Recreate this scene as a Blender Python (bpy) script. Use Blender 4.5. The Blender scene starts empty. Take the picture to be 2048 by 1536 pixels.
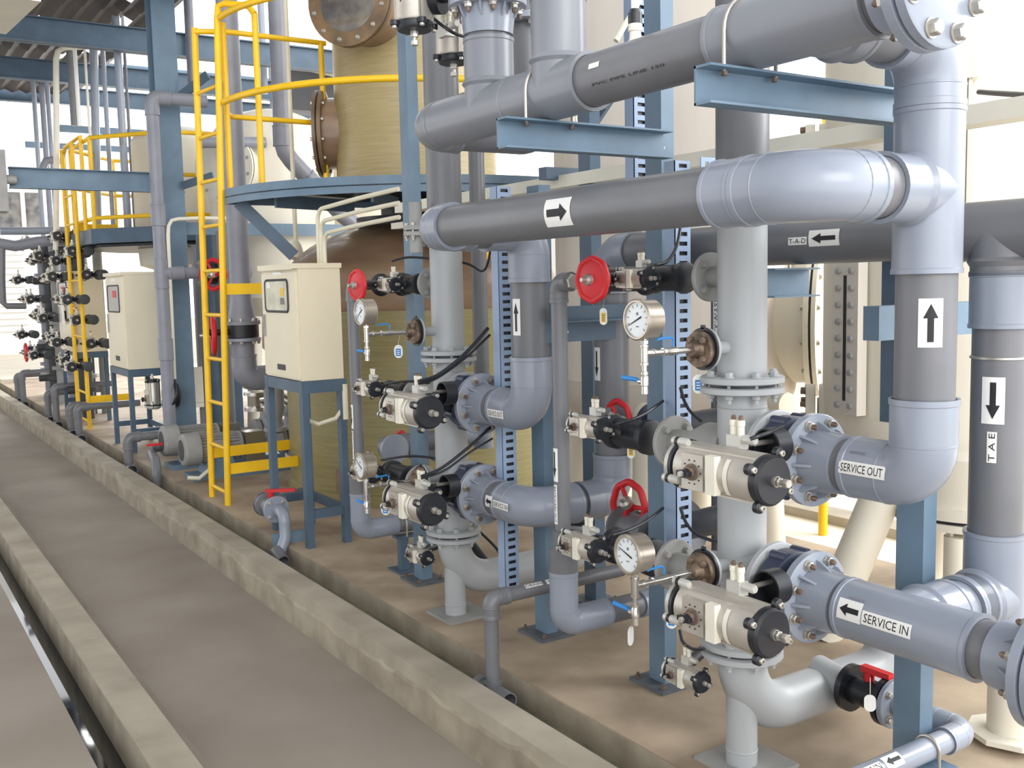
import bpy, math, random
from mathutils import Vector as V, Matrix
random.seed(7)
PI=math.pi
COL=bpy.context.scene.collection
# ------------------------------------------------------------------ camera model
F=2010.; CAM=V((0,0,1.6))
M=Matrix(((0.83574989,-0.07311401,0.54422096),(-0.54867403,-0.0716923,0.8329568),(-0.02188436,-0.99474346,-0.10003259)))
def at(u,v,X=None,Y=None,Z=None):
    """world point seen at photo pixel (u,v) on the given plane"""
    d=M@V((u-1024,v-768,F))
    t=(X-CAM.x)/d.x if X is not None else (Y-CAM.y)/d.y if Y is not None else (Z-CAM.z)/d.z
    return CAM+d*t
# ------------------------------------------------------------------ materials
def lin(c): return tuple((x/255/12.92 if x/255<=.04045 else ((x/255+.055)/1.055)**2.4) for x in c)
MATS={}
def mat(name,rgb,rough=.5,metal=0.,var=.12,scale=6.,bump=0.,rgb2=None,stretch=(1,1,1),detail=5.,spec=.5,alpha=1.,lo=.35,hi=.68,coat=0.):
    m=bpy.data.materials.new(name); m.use_nodes=True
    nt=m.node_tree; N=nt.nodes; L=nt.links; b=N['Principled BSDF']
    b.inputs['Roughness'].default_value=rough; b.inputs['Metallic'].default_value=metal
    b.inputs['Specular IOR Level'].default_value=spec; b.inputs['Coat Weight'].default_value=coat
    tc=N.new('ShaderNodeTexCoord'); mp=N.new('ShaderNodeMapping'); mp.inputs['Scale'].default_value=stretch
    L.new(tc.outputs['Object'],mp.inputs['Vector'])
    nz=N.new('ShaderNodeTexNoise'); nz.inputs['Scale'].default_value=scale; nz.inputs['Detail'].default_value=detail
    L.new(mp.outputs[0],nz.inputs['Vector'])
    r=N.new('ShaderNodeValToRGB'); c=lin(rgb)
    if rgb2 is None: a=tuple(x*(1-var) for x in c); d=tuple(min(1,x*(1+var)) for x in c)
    else: a=lin(rgb2); d=c
    r.color_ramp.elements[0].position=lo; r.color_ramp.elements[1].position=hi
    r.color_ramp.elements[0].color=(*a,1); r.color_ramp.elements[1].color=(*d,1)
    L.new(nz.outputs['Fac'],r.inputs[0]); L.new(r.outputs[0],b.inputs['Base Color'])
    if bump:
        bp=N.new('ShaderNodeBump'); bp.inputs['Strength'].default_value=bump; bp.inputs['Distance'].default_value=.01
        L.new(nz.outputs['Fac'],bp.inputs['Height']); L.new(bp.outputs[0],b.inputs['Normal'])
    if alpha<1:
        b.inputs['Alpha'].default_value=alpha
    MATS[name]=m; return m
mat('pvc_dark',(113,114,118),.38,var=.09,scale=4)
mat('pvc_light',(142,149,162),.3,var=.06,scale=3,coat=.1)
mat('pvc_mid',(130,133,140),.34,var=.06,scale=3)
mat('pvc_far',(136,138,148),.4,var=.08)
mat('steel_grey',(168,171,173),.42,var=.05,scale=3)
mat('steel_grey_dull',(150,150,147),.55,var=.10,scale=9)
mat('blue_steel',(104,127,146),.5,var=.12,scale=5)
mat('blue_steel_dark',(76,96,114),.5,var=.13,scale=5)
mat('blue_pale',(152,172,200),.5,var=.07,scale=6)
mat('plate_dark',(92,98,104),.6,var=.15,scale=12)
mat('yellow',(240,192,24),.42,var=.07,scale=5)
mat('cream',(226,216,190),.4,var=.03,scale=3)
mat('tank_cream',(222,216,200),.5,var=.06,scale=2.2,stretch=(2,2,.4))
mat('tank_grey',(205,198,188),.5,var=.07,scale=2.5,stretch=(2,2,.3))
mat('frp_olive',(152,142,98),.4,scale=3,rgb2=(128,119,80),stretch=(1.2,1.2,26),bump=.06,detail=8,lo=.25,hi=.75)
mat('frp_brown',(150,124,98),.36,scale=2,rgb2=(116,92,72),stretch=(1,1,3),detail=5,coat=.2)
mat('frp_tan',(176,160,116),.4,scale=3,rgb2=(156,140,98),stretch=(1.2,1.2,26),bump=.06,detail=8,lo=.25,hi=.75)
mat('frp_flange',(134,108,78),.45,rgb2=(100,82,62))
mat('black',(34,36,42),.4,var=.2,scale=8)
mat('black_gloss',(26,27,34),.28,var=.2,scale=8)
mat('navy',(52,60,82),.4,var=.1)
mat('alu',(190,184,174),.38,.55,var=.08,scale=9)
mat('alu_light',(196,195,188),.4,.35,var=.06,scale=9)
mat('stainless',(196,192,184),.24,.9,var=.06,scale=9)
mat('gauge_steel',(182,172,158),.3,.75,var=.08,scale=9)
mat('zinc',(188,184,176),.35,.7,var=.12,scale=20)
mat('rust_bolt',(122,104,92),.55,.4,var=.3,scale=60)
mat('rust',(136,118,100),.55,.4,scale=30,rgb2=(90,76,64),bump=.4,lo=.4,hi=.6)
mat('red',(206,32,40),.45,var=.1)
mat('white',(238,238,234),.5,var=.02)
mat('offwhite',(226,222,206),.45,var=.04)
mat('ink',(32,30,34),.6,var=.1)
mat('ink_grey',(120,118,120),.6,var=.1)
mat('tag_blue',(40,132,206),.4,var=.05)
mat('tag_yellow',(226,186,30),.4,var=.05)
mat('conduit',(222,216,192),.45,var=.04)
mat('walk',(160,151,139),.85,scale=1.4,rgb2=(134,124,112),detail=13,bump=.15,lo=.25,hi=.75)
mat('kerb',(178,169,152),.9,scale=3.5,rgb2=(150,141,125),detail=9,bump=.3,lo=.3,hi=.7)
mat('kerb_side',(168,158,140),.9,scale=5,rgb2=(134,124,108),detail=10,bump=.6,lo=.3,hi=.65)
mat('gutter',(128,124,104),.9,scale=5,rgb2=(96,94,76),detail=9,bump=.3)
mat('plinth',(180,162,139),.75,scale=2.6,rgb2=(136,120,101),detail=13,bump=.08,lo=.28,hi=.62)
mat('daylit_floor',(236,226,206),.8,scale=1.2,var=.04)  # concrete with the outdoor light painted into its pale colour
mat('wall',(232,230,226),.8,scale=1.,var=.03)
mat('water',(30,32,30),.04,spec=1.,var=.1)
mat('roof',(92,84,80),.7,scale=2,rgb2=(60,58,60),stretch=(6,.3,1))
mat('face',(226,232,234),.35,var=.02)
mat('mesh_dark',(60,62,64),.6,var=.1)
mat('glass_cab',(188,186,160),.12,var=.25,scale=9,spec=.8)
mat('smoke_glass',(52,50,54),.12,rgb2=(128,122,112),scale=5,spec=.8)
# ------------------------------------------------------------------ geometry builder
class G:
    def __init__(s): s.v=[]; s.f=[]
    def add(s,vs,fs):
        o=len(s.v); s.v+= [V(x) for x in vs]; s.f+=[[i+o for i in f] for f in fs]; return s
    def box(s,c,d,R=None):
        c=V(c); h=V(d)/2; vs=[]
        for x in (-1,1):
            for y in (-1,1):
                for z in (-1,1):
                    p=V((x*h.x,y*h.y,z*h.z)); vs.append(c+(R@p if R else p))
        return s.add(vs,[(0,1,3,2),(4,6,7,5),(0,4,5,1),(2,3,7,6),(0,2,6,4),(1,5,7,3)])
    def span(s,a,b): # axis aligned box by corners
        a=V(a); b=V(b); return s.box((a+b)/2,[abs(x) for x in (b-a)])
    def lathe(s,p,ax,prof,n=28,cap=True):
        p=V(p); ax=V(ax).normalized(); e=ax.orthogonal().normalized(); w=ax.cross(e)
        vs=[];fs=[]
        for d,r in prof:
            for i in range(n):
                a=2*PI*i/n; vs.append(p+ax*d+(e*math.cos(a)+w*math.sin(a))*max(r,1e-4))
        for k in range(len(prof)-1):
            for i in range(n):
                j=(i+1)%n; fs.append((k*n+i,k*n+j,(k+1)*n+j,(k+1)*n+i))
        if cap:
            fs.append(tuple(range(n-1,-1,-1))); fs.append(tuple((len(prof)-1)*n+i for i in range(n)))
        return s.add(vs,fs)
    def cyl(s,a,b,r,r2=None,n=24):
        a=V(a);b=V(b); return s.lathe(a,b-a,[(0,r),((b-a).length,r if r2 is None else r2)],n)
    def ring(s,a,b,r,ri,n=28):
        a=V(a);b=V(b);l=(b-a).length
        return s.lathe(a,b-a,[(0,ri),(0,r),(l,r),(l,ri),(0,ri)],n,cap=False)
    def tube(s,pts,r,n=14,cap=True,close=False):
        pts=[V(p) for p in pts]; m=len(pts); t=[]
        for i in range(m):
            if close: d=pts[(i+1)%m]-pts[i-1]
            else: d=pts[min(i+1,m-1)]-pts[max(i-1,0)]
            t.append(d.normalized())
        e=t[0].orthogonal().normalized(); vs=[];fs=[]
        for i in range(m):
            if i: e=(e-t[i]*e.dot(t[i])).normalized()
            w=t[i].cross(e); rr=r[i] if isinstance(r,(list,tuple)) else r
            for k in range(n):
                a=2*PI*k/n; vs.append(pts[i]+(e*math.cos(a)+w*math.sin(a))*rr)
        for i in range(m if close else m-1):
            i2=(i+1)%m
            for k in range(n):
                j=(k+1)%n; fs.append((i*n+k,i*n+j,i2*n+j,i2*n+k))
        if cap and not close: fs.append(tuple(range(n-1,-1,-1))); fs.append(tuple((m-1)*n+k for k in range(n)))
        return s.add(vs,fs)
    def hexb(s,p,ax,r,h): return s.lathe(p,ax,[(0,r),(h*.85,r),(h,r*.85)],6)
    def poly(s,pts,th,nrm):
        nrm=V(nrm).normalized()*th; n=len(pts); pts=[V(p) for p in pts]
        return s.add(pts+[p+nrm for p in pts],[tuple(range(n-1,-1,-1)),tuple(range(n,2*n))]+[(i,(i+1)%n,n+(i+1)%n,n+i) for i in range(n)])
ORG={}
def finish(name,g,m,parent=None,sharp=35):
    me=bpy.data.meshes.new(name); o0=ORG.get(parent.name,V((0,0,0))) if parent else None
    if parent is None:
        o0=V((0,0,0))
    me.from_pydata([tuple(v-o0) for v in g.v],[],g.f); me.validate()
    import bmesh
    bm=bmesh.new(); bm.from_mesh(me); bmesh.ops.recalc_face_normals(bm,faces=bm.faces); bm.to_mesh(me); bm.free()
    me.polygons.foreach_set('use_smooth',[True]*len(me.polygons)); me.set_sharp_from_angle(angle=math.radians(sharp))
    me.materials.append(MATS[m]); o=bpy.data.objects.new(name,me); COL.objects.link(o)
    if parent: o.parent=parent; ORG[o.name]=o0
    return o
def thing(name,label,cat,loc,group=None):
    o=bpy.data.objects.new(name,None); o.empty_display_size=.1; COL.objects.link(o); o.location=V(loc); ORG[o.name]=V(loc)
    o['label']=label;o['category']=cat
    if group:o['group']=group
    return o
def solo(name,g,m,label,cat,group=None,kind=None,loc=None):
    """a thing that is one mesh"""
    c=V(loc) if loc is not None else V((sum(v.x for v in g.v)/len(g.v),sum(v.y for v in g.v)/len(g.v),min(v.z for v in g.v)))
    for i,v in enumerate(g.v): g.v[i]=v-c
    o=finish(name,g,m); o.location=c
    if kind: o['kind']=kind
    else: o['label']=label;o['category']=cat
    if group:o['group']=group
    return o
def struct(name,g,m): return solo(name,g,m,None,None,kind='structure')
def dup(root,d,label,group=None):
    r=root.copy(); COL.objects.link(r); r.location=root.location+V(d); r['label']=label
    if group: r['group']=group
    def rec(a,b):
        for ch in list(a.children):
            c=ch.copy(); COL.objects.link(c); c.parent=b; rec(ch,c)
    rec(root,r); return r
# ------------------------------------------------------------------ labels on pipes
TXT={}
def text_tris(s):
    if s not in TXT:
        cu=bpy.data.curves.new('t','FONT'); cu.body=s; cu.size=1; cu.align_x='CENTER'; cu.align_y='CENTER'; cu.resolution_u=2
        o=bpy.data.objects.new('t',cu); COL.objects.link(o); bpy.context.view_layer.update()
        me=o.to_mesh(); vs=[(v.co.x,v.co.y) for v in me.vertices]; fs=[tuple(p.vertices) for p in me.polygons]
        o.to_mesh_clear(); bpy.data.objects.remove(o)
        x0=min(a for a,b in vs);x1=max(a for a,b in vs);y0=min(b for a,b in vs);y1=max(b for a,b in vs)
        TXT[s]=([((a-(x0+x1)/2)/(x1-x0),(b-(y0+y1)/2)/(y1-y0)) for a,b in vs],fs)
    return TXT[s]
def wrapper(c,ax,out,r):
    """maps (x along ax, y around pipe) to the pipe surface; c = axis point, out = direction facing viewer"""
    c=V(c);ax=V(ax).normalized();out=V(out); out=(out-ax*out.dot(ax)).normalized(); up=out.cross(ax)*1.0
    def f(x,y,e=0.):
        a=y/r; return c+ax*x+(out*math.cos(a)+up*math.sin(a))*(r+e)
    return f
def patch(g,f,x0,x1,y0,y1,e,n=8,m=2):
    vs=[f(x0+(x1-x0)*i/m,y0+(y1-y0)*j/n,e) for i in range(m+1) for j in range(n+1)]
    g.add(vs,[(i*(n+1)+j,i*(n+1)+j+1,(i+1)*(n+1)+j+1,(i+1)*(n+1)+j) for i in range(m) for j in range(n)])
def arrow_label(parent,c,ax,out,r,w,h,flip=False):
    """white sticker with a black arrow pointing along +ax"""
    f=wrapper(c,ax,out,r); g=G(); patch(g,f,-w/2,w/2,-h/2,h/2,.0012); s=finish('arrow_sticker',g,'white',parent)
    g=G(); d=-1 if flip else 1; L=w*.39
    patch(g,f,-L*d,L*.35*d,-h*.13,h*.13,.002)
    n=8; vs=[]
    for i in range(7):
        t=i/6; x=(L*.25+(L*.75)*t)*d; hw=h*.30*(1-t)+.0001
        for j in range(n+1): vs.append(f(x,-hw+2*hw*j/n,.0021))
    g.add(vs,[(i*(n+1)+j,i*(n+1)+j+1,(i+1)*(n+1)+j+1,(i+1)*(n+1)+j) for i in range(6) for j in range(n)])
    finish('arrow_print',g,'ink',s)
def text_label(parent,c,ax,out,r,txt,w,h,m='ink',bg='white',th=.62,tw=.9):
    f=wrapper(c,ax,out,r)
    s=parent
    if bg: g=G(); patch(g,f,-w/2,w/2,-h/2,h/2,.0012,6,4); s=finish('name_sticker',g,bg,parent)
    vs,fs=text_tris(txt); g=G(); g.add([f(x*w*tw,y*h*th,.002) for x,y in vs],fs); finish('lettering',g,m,s)
# ------------------------------------------------------------------ piping helpers
def arc(p0,d0,d1,R,n=10):
    """bend from direction d0 to d1 around corner p0"""
    p0=V(p0);d0=V(d0).normalized();d1=V(d1).normalized(); c=p0-d0*R+d1*R
    return [c+(-d1*math.cos(PI/2*i/n)+d0*math.sin(PI/2*i/n))*R for i in range(n+1)]
def elbow(parent,p,d0,d1,r,R,sock,m='pvc_light',name='elbow',rs=None):
    """fitting at corner p; sockets extend `sock` beyond the bend"""
    rs=rs or r*1.0; d0=V(d0).normalized();d1=V(d1).normalized();p=V(p)
    a=arc(p,d0,d1,R); pts=[p-d0*(R+sock),p-d0*(R+.001)]+a+[p+d1*(R+.001),p+d1*(R+sock)]
    g=G(); g.tube(pts,[rs]*len(pts),28)
    for q,d in ((p-d0*R,d0),(p+d1*R,d1)):
        g.lathe(q-d*.003,d,[(0,rs*1.0),(.001,rs*1.018),(.005,rs*1.018),(.006,rs)],28,cap=False)
    e=finish(name,g,m,parent)
    for q,d in ((p-d0*(R+sock),d0),(p+d1*(R+sock),-d1)):
        g=G(); g.lathe(q,d,[(-.002,rs*.93),(-.004,rs*1.03),(.012,rs*1.03),(.014,rs)],28,cap=False); finish('socket_rim',g,m,e)
    return e
def pipe(parent,a,b,r,m='pvc_dark',name='pipe'):
    g=G(); g.cyl(a,b,r,n=32); return finish(name,g,m,parent)
def coupling(parent,a,b,r,m='pvc_light',name='coupling'):
    a=V(a);b=V(b);l=(b-a).length; g=G()
    g.lathe(a,b-a,[(0,r*.9),(0,r*1.03),(.012,r*1.03),(.014,r),(l-.014,r),(l-.012,r*1.03),(l,r*1.03),(l,r*.9)],32,cap=False)
    return finish(name,g,m,parent)
def tee(parent,a,b,c,d,r,l,m='pvc_light'):
    """body a-b, branch from c towards d of length l"""
    o=coupling(parent,a,b,r,m,'tee'); g=G(); c=V(c);d=V(d).normalized()
    g.lathe(c,d,[(0,r),(l-.014,r),(l-.012,r*1.03),(l,r*1.03),(l,r*.9)],32,cap=False)
    g.lathe(c,d,[(r*.90,r*1.0),(r*1.02,r*1.10),(r*1.2,r*1.0)],32,cap=False)
    finish('tee_branch',g,m,o); return o
def clamp(parent,c,ax,r,zb):
    """round U-bolt over a pipe whose axis is ax, legs down to zb"""
    c=V(c);ax=V(ax).normalized(); s=ax.cross(V((0,0,1))).normalized(); R=r+.004
    pts=[V(c)+s*R+V((0,0,zb-c.z))]+[c+s*R*math.cos(a)+V((0,0,R*math.sin(a))) for a in [PI*i/16 for i in range(17)]]+[V(c)-s*R+V((0,0,zb-c.z))]
    g=G(); g.tube(pts,.0055,8); return g
def bolts(parent,c,ax,R,n,r,h,both=0.,m='zinc',name='bolt',ph=None,cap=None):
    c=V(c);ax=V(ax).normalized(); e=V((0,0,1)) if abs(ax.z)<.9 else V((1,0,0)); w=ax.cross(e); ph=PI/n if ph is None else ph
    for i in range(n):
        a=2*PI*i/n+ph; q=c+(e*math.cos(a)+w*math.sin(a))*R; g=G()
        g.lathe(q,ax,[(-max(both,.001),r*.55),(0,r*.55),(.0005,r*1.25),(.004,r*1.25),(.0045,r*.9)],14); g.hexb(q+ax*.004,ax,r,h)
        if both: g.hexb(q-ax*both,-ax,r,h); g.cyl(q-ax*(both+h),q-ax*(both+h+.012),r*.55,n=10)
        o=finish(name,g,m,parent)
        if cap: g=G(); g.lathe(q+ax*(h+.002),ax,[(0,r*.62),(.012,r*.62),(.018,r*.3)],10); finish('bolt_end',g,cap,o)
def flange(parent,c,ax,r,t,m='steel_grey',name='flange'):
    c=V(c);ax=V(ax).normalized(); g=G(); g.lathe(c,ax,[(0,r*.96),(.003,r),(t-.003,r),(t,r*.96)],40); return finish(name,g,m,parent)
X,Y,Z=V((1,0,0)),V((0,1,0)),V((0,0,1))
def solo_org(o): ORG[o.name]=V(o.location); return o
# ------------------------------------------------------------------ setting
g=G(); g.span((2.17,-3,-.3),(4.75,21,0)); struct('floor',g,'plinth')
g=G(); g.span((4.75,-3,-.3),(9.5,21,-.001)); struct('floor_back',g,'daylit_floor')
g=G(); g.span((1.0,-3,-.3),(1.85,24,-.18)); struct('floor_walkway',g,'walk')
g=G(); g.span((9.5,-6,-.3),(40,60,-.06)); g.span((-30,21,-.3),(9.5,60,-.02)); struct('floor_outside',g,'daylit_floor')
g=G(); g.span((1.85,-3,-.3),(1.98,20.5,.02)); struct('trim_1',g,'kerb')
g=G(); rr_=random.Random(3); n=420; vs=[]; h=0
for i in range(n+1):
    y=-3+23.5*(i/n); h=h*.8+rr_.uniform(-.012,.012); z1=-.055+h; x=1.848-rr_.uniform(.001,.004)
    vs+=[(1.851,y,z1+.012),(x-.006,y,z1),(x-.009,y,-.12),(x-.013,y,-.19)]
g.add(vs,[(4*i+k,4*i+k+1,4*i+k+5,4*i+k+4) for i in range(n) for k in range(3)]); struct('trim_2',g,'kerb_side')
g=G(); g.span((1.98,-3,-.3),(2.168,21,-.11)); struct('floor_drain_channel',g,'gutter')
g=G(); g.span((2.164,-3,-.28),(2.171,21,-.006)); struct('trim_3',g,'kerb_side')
g=G(); g.span((.772,-3,-.6),(.925,24,-.085)); struct('trim_4',g,'kerb')
g=G(); g.span((.768,-3,-.58),(.775,24,-.095)); struct('trim_5',g,'kerb_side')
g=G(); g.span((.925,-3,-.3),(1.0,24,-.18)); struct('floor_walkway_edge',g,'walk')
g=G(); g.span((-2.5,-3,-.6),(.63,24,-.13)); struct('floor_slab',g,'walk')
g=G(); g.span((.60,-3,-.62),(.772,24,-.42)); struct('floor_gutter',g,'gutter')
g=G(); g.span((.625,-3,-.41),(.769,24,-.25)); o=solo('gutter_water',g,'water','dark still water standing in the narrow gutter by the left wall','water',kind='stuff')
# far kerb and outdoor kerbs
g=G(); g.span((-2.5,20.5,-.3),(2.2,20.8,.05)); struct('trim_6',g,'kerb')
g=G(); g.span((8.2,-3,-.06),(8.4,21,.10)); struct('trim_7',g,'kerb')
g=G(); g.span((5.2,-3,-.06),(5.4,21,.06)); struct('trim_8',g,'kerb')
# bright buildings far behind
g=G(); g.span((-14,30,-.3),(4.5,30.4,3.2)); g.span((-14,30,4.3),(4.5,30.4,6.3)); struct('wall_far',g,'wall')
g=G(); g.span((-14,30.05,3.2),(4.5,30.35,4.3)); struct('window_1',g,'smoke_glass')
g=G()
for i in range(9): g.span((-6+i*1.25,29.9,3.2),(-5.9+i*1.25,30.1,4.3))
for k in range(14): g.span((-6,29.9,.6+k*.17),(4,30.0,.66+k*.17))
struct('wall_far_louvres',g,'wall')
g=G(); g.span((26,-10,-.3),(26.4,60,5)); struct('wall_right',g,'wall')
# ------------------------------------------------------------------ pneumatic actuator
def actuator(par,c,a,o,s=1.,caps=True,tag=None,L=.30,rb=.068,pad=True):
    """a: direction of the black end cap, o: outward face with position indicator"""
    c=V(c);a=V(a);o=V(o);w=a.cross(o)
    if w.z<0 or (abs(w.z)<.1 and w.x>0): w=-w
    P=lambda x,y,z:c+(a*x+o*y+w*z)*s
    R=Matrix((a,o,w)).transposed()
    hl=L/2-.02
    g=G(); g.lathe(P(-hl,0,0),a,[(0,rb*.9*s),(.008*s,rb*s),((2*hl-.008)*s,rb*s),(2*hl*s,rb*.93*s)],30)
    g.box(P(0,0,0),(2*hl*s,rb*1.15*s,rb*1.78*s),R)
    b=finish('actuator_body',g,'alu',par)
    g=G(); g.lathe(P(-hl-.012,0,0),a,[(0,rb*1.05*s),(.012*s,rb*1.05*s)],30)
    for q in (45,135,225,315):
        t=math.radians(q+20); g.cyl(P(-hl-.012,math.cos(t)*rb*1.1,math.sin(t)*rb*1.1),P(-hl,math.cos(t)*rb*1.1,math.sin(t)*rb*1.1),.014*s,n=12)
    finish('gasket',g,'black',b)
    g=G(); g.lathe(P(-hl-.012,0,0),-a,[(0,rb*s),(.02*s,rb*.97*s),(.034*s,rb*.7*s),(.036*s,0)],30)
    for q in (45,135,225,315):
        t=math.radians(q+20); x,y=math.cos(t)*rb*1.1,math.sin(t)*rb*1.1; g.lathe(P(-hl-.03,x,y),a,[(0,.009*s),(.004*s,.013*s),(.06*s,.013*s),(.066*s,.009*s)],12)
    finish('rear_cap',g,'alu_light',b)
    e=[]; g=G(); g.lathe(P(hl,0,0),a,[(0,rb*.98*s),(.006*s,rb*1.0*s),(.022*s,rb*.98*s),(.03*s,rb*.88*s),(.031*s,0)],32)
    for q in (0,90,180,270):
        t=math.radians(q+28); x,y=math.cos(t)*rb*1.12,math.sin(t)*rb*1.12; e.append((x,y)); g.lathe(P(hl,x,y),a,[(0,.016*s),(.016*s,.016*s),(.018*s,.013*s)],12)
    k=finish('end_cap',g,'black',par)
    for x,y in e:
        g=G(); g.lathe(P(hl+.014,x,y),a,[(0,.009*s),(.012*s,.009*s),(.014*s,.007*s),(.0141*s,.004*s),(.008*s,.0035*s)],12); finish('cap_screw',g,'zinc',k)
    g=G(); g.cyl(P(hl+.03,0,0),P(hl+.04,0,0),.015*s,n=14); g.hexb(P(hl+.04,0,0),a,.014*s,.012*s); g.cyl(P(hl+.05,0,0),P(hl+.066,0,0),.008*s,n=10); g.hexb(P(hl+.064,0,0),a,.013*s,.016*s)
    finish('stop_bolt',g,'zinc',k)
    # indicator pad and knob
    if not pad: return b
    g=G(); g.box(P(-.055,rb*.93,.0),(.085*s,.02*s,.10*s),R); p=finish('indicator_pad',g,'alu',par)
    g=G(); g.box(P(.016,rb*.93,.0),(.036*s,.024*s,.108*s),R); finish('name_plate_or_glint',g,'offwhite',p)  # off-white block paints the bright reflection on the housing's bevel
    g=G()
    for i in range(10):
        t=i/10*2*PI; g.box(P(-.055+.034*math.cos(t),rb*.93+.0105,.034*math.sin(t)),(.004*s,.002*s,.004*s),R)
    finish('scale_marks',g,'ink',p)
    g=G(); g.lathe(P(-.055,rb*.93+.01,0),o,[(0,.024*s),(.006*s,.024*s),(.007*s,.017*s),(.02*s,.017*s)],18); finish('shaft_collar',g,'rust_bolt',p)
    g=G(); g.lathe(P(-.055,rb*.93+.012,0),o,[(0,.013*s),(.035*s,.012*s)],16); g.box(P(-.055,rb*.93+.04,0),(.046*s,.016*s,.014*s),R); q=finish('indicator_knob',g,'black_gloss',p)
    g=G(); g.hexb(P(-.055,rb*.93+.048,0),o,.009*s,.010*s); finish('knob_screw',g,'zinc',q)
    if tag: 
        t=tag; g=G(); n=8; vs=[]
        for i in range(n+1):
            al=-.75+1.5*i/n
            for x in (.058,.074): vs.append(c+(a*x+(o*math.cos(al)+w*math.sin(al))*(rb*1.03))*s)
        g.add(vs,[(2*i,2*i+1,2*i+3,2*i+2) for i in range(n)]); finish('number_strip',g,'offwhite',p)
    return b
def solenoid(par,c,s=1.,up=Z,side=Y):
    """block with two cable glands"""
    c=V(c); R=None
    g=G(); g.box(c,(.045*s,.062*s,.05*s)); b=finish('solenoid_block',g,'alu_light',par)
    for k in (-1,1):
        q=c+V((0,.017*k*s,.025*s)); g=G(); g.lathe(q,Z,[(0,.013*s),(.03*s,.013*s),(.032*s,.015*s),(.05*s,.015*s),(.052*s,.011*s)],14); h=finish('gland',g,'offwhite',b)
        g=G(); g.hexb(q+Z*.052*s,Z,.010*s,.010*s); g.cyl(q+Z*.062*s,q+Z*.067*s,.007*s,n=10); finish('gland_nut',g,'rust_bolt',h)
    g=G(); g.lathe(c+V((0,-.03*s,.012*s)),-Y,[(0,.016*s),(.05*s,.016*s),(.056*s,.012*s)],16); finish('silencer',g,'alu_light',b)
def service_valve(y,z,label,group):
    """wafer butterfly valve between the riser stub (y) and the PVC flange, actuator towards the walkway"""
    t=thing('actuated_butterfly_valve',label,'valve',(2.35,y,z),group)
    g=G(); g.lathe((2.35,y+.036,z),-Y,[(0,.112),(.006,.122),(.066,.122),(.072,.112)],40)
    for i in range(8):
        a=2*PI*i/8+PI/8; g.cyl((2.35+.118*math.cos(a),y+.03,z+.118*math.sin(a)),(2.35+.118*math.cos(a),y-.03,z+.118*math.sin(a)),.017,n=12)
    b=finish('valve_body',g,'navy',t)
    g=G(); g.cyl((2.25,y,z),(2.15,y,z),.034,n=20); g.span((2.16,y-.035,z-.055),(2.13,y+.035,z+.055)); finish('valve_neck',g,'black',b)
    g=G(); g.ring((2.20,y-.09,z+.062),(2.145,y-.09,z+.062),.052,.047,30); b2=finish('mounting_ring',g,'black',t)
    g=G(); g.cyl((2.20,y-.09,z+.062),(2.19,y-.09,z+.062),.049,n=24); finish('ring_back',g,'black',b2)
    g=G(); g.cyl((2.19,y-.07,z+.07),(2.12,y-.07,z+.07),.008,n=10); finish('ring_screw',g,'zinc',b2)
    actuator(t,(2.0,y-.075,z+.005),-Y,-X,tag=1,L=.335,rb=.070)
    solenoid(t,(2.03,y-.09,z+.088),.8)
    return t
def small_valve(c,s,label,group,act=V((-.17,-.02,.02)),body=.052,m='black',L=.16):
    """actuated valve in a horizontal line along Y; c = valve centre"""
    c=V(c); t=thing('actuated_valve',label,'valve',c,group)
    g=G(); l=.1*s/.6; R=body
    g.lathe(c+Y*l,-Y,[(0,R*.8),(.004,R),(.03,R),(.034,R*.86),(l*2-.034,R*.86),(l*2-.03,R),(l*2-.004,R),(l*2,R*.8)],30)
    b=finish('valve_body',g,m,t)
    g=G(); q=c+V((act.x*.45,act.y*.6,act.z*.5)); g.cyl(c+V((-.02,0,0)),c+V((act.x*.75,act.y,act.z)),.026,n=16); g.box(c+V((act.x*.55,act.y*.8,act.z*.7)),(.02,.06,.075)); finish('valve_neck',g,'black',b)
    actuator(t,c+act,-Y,-X,s=s,L=.26,rb=.062)
    solenoid(t,c+act+V((.02,-.01,.062*s+.015)),s*.9)
    return t
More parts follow.
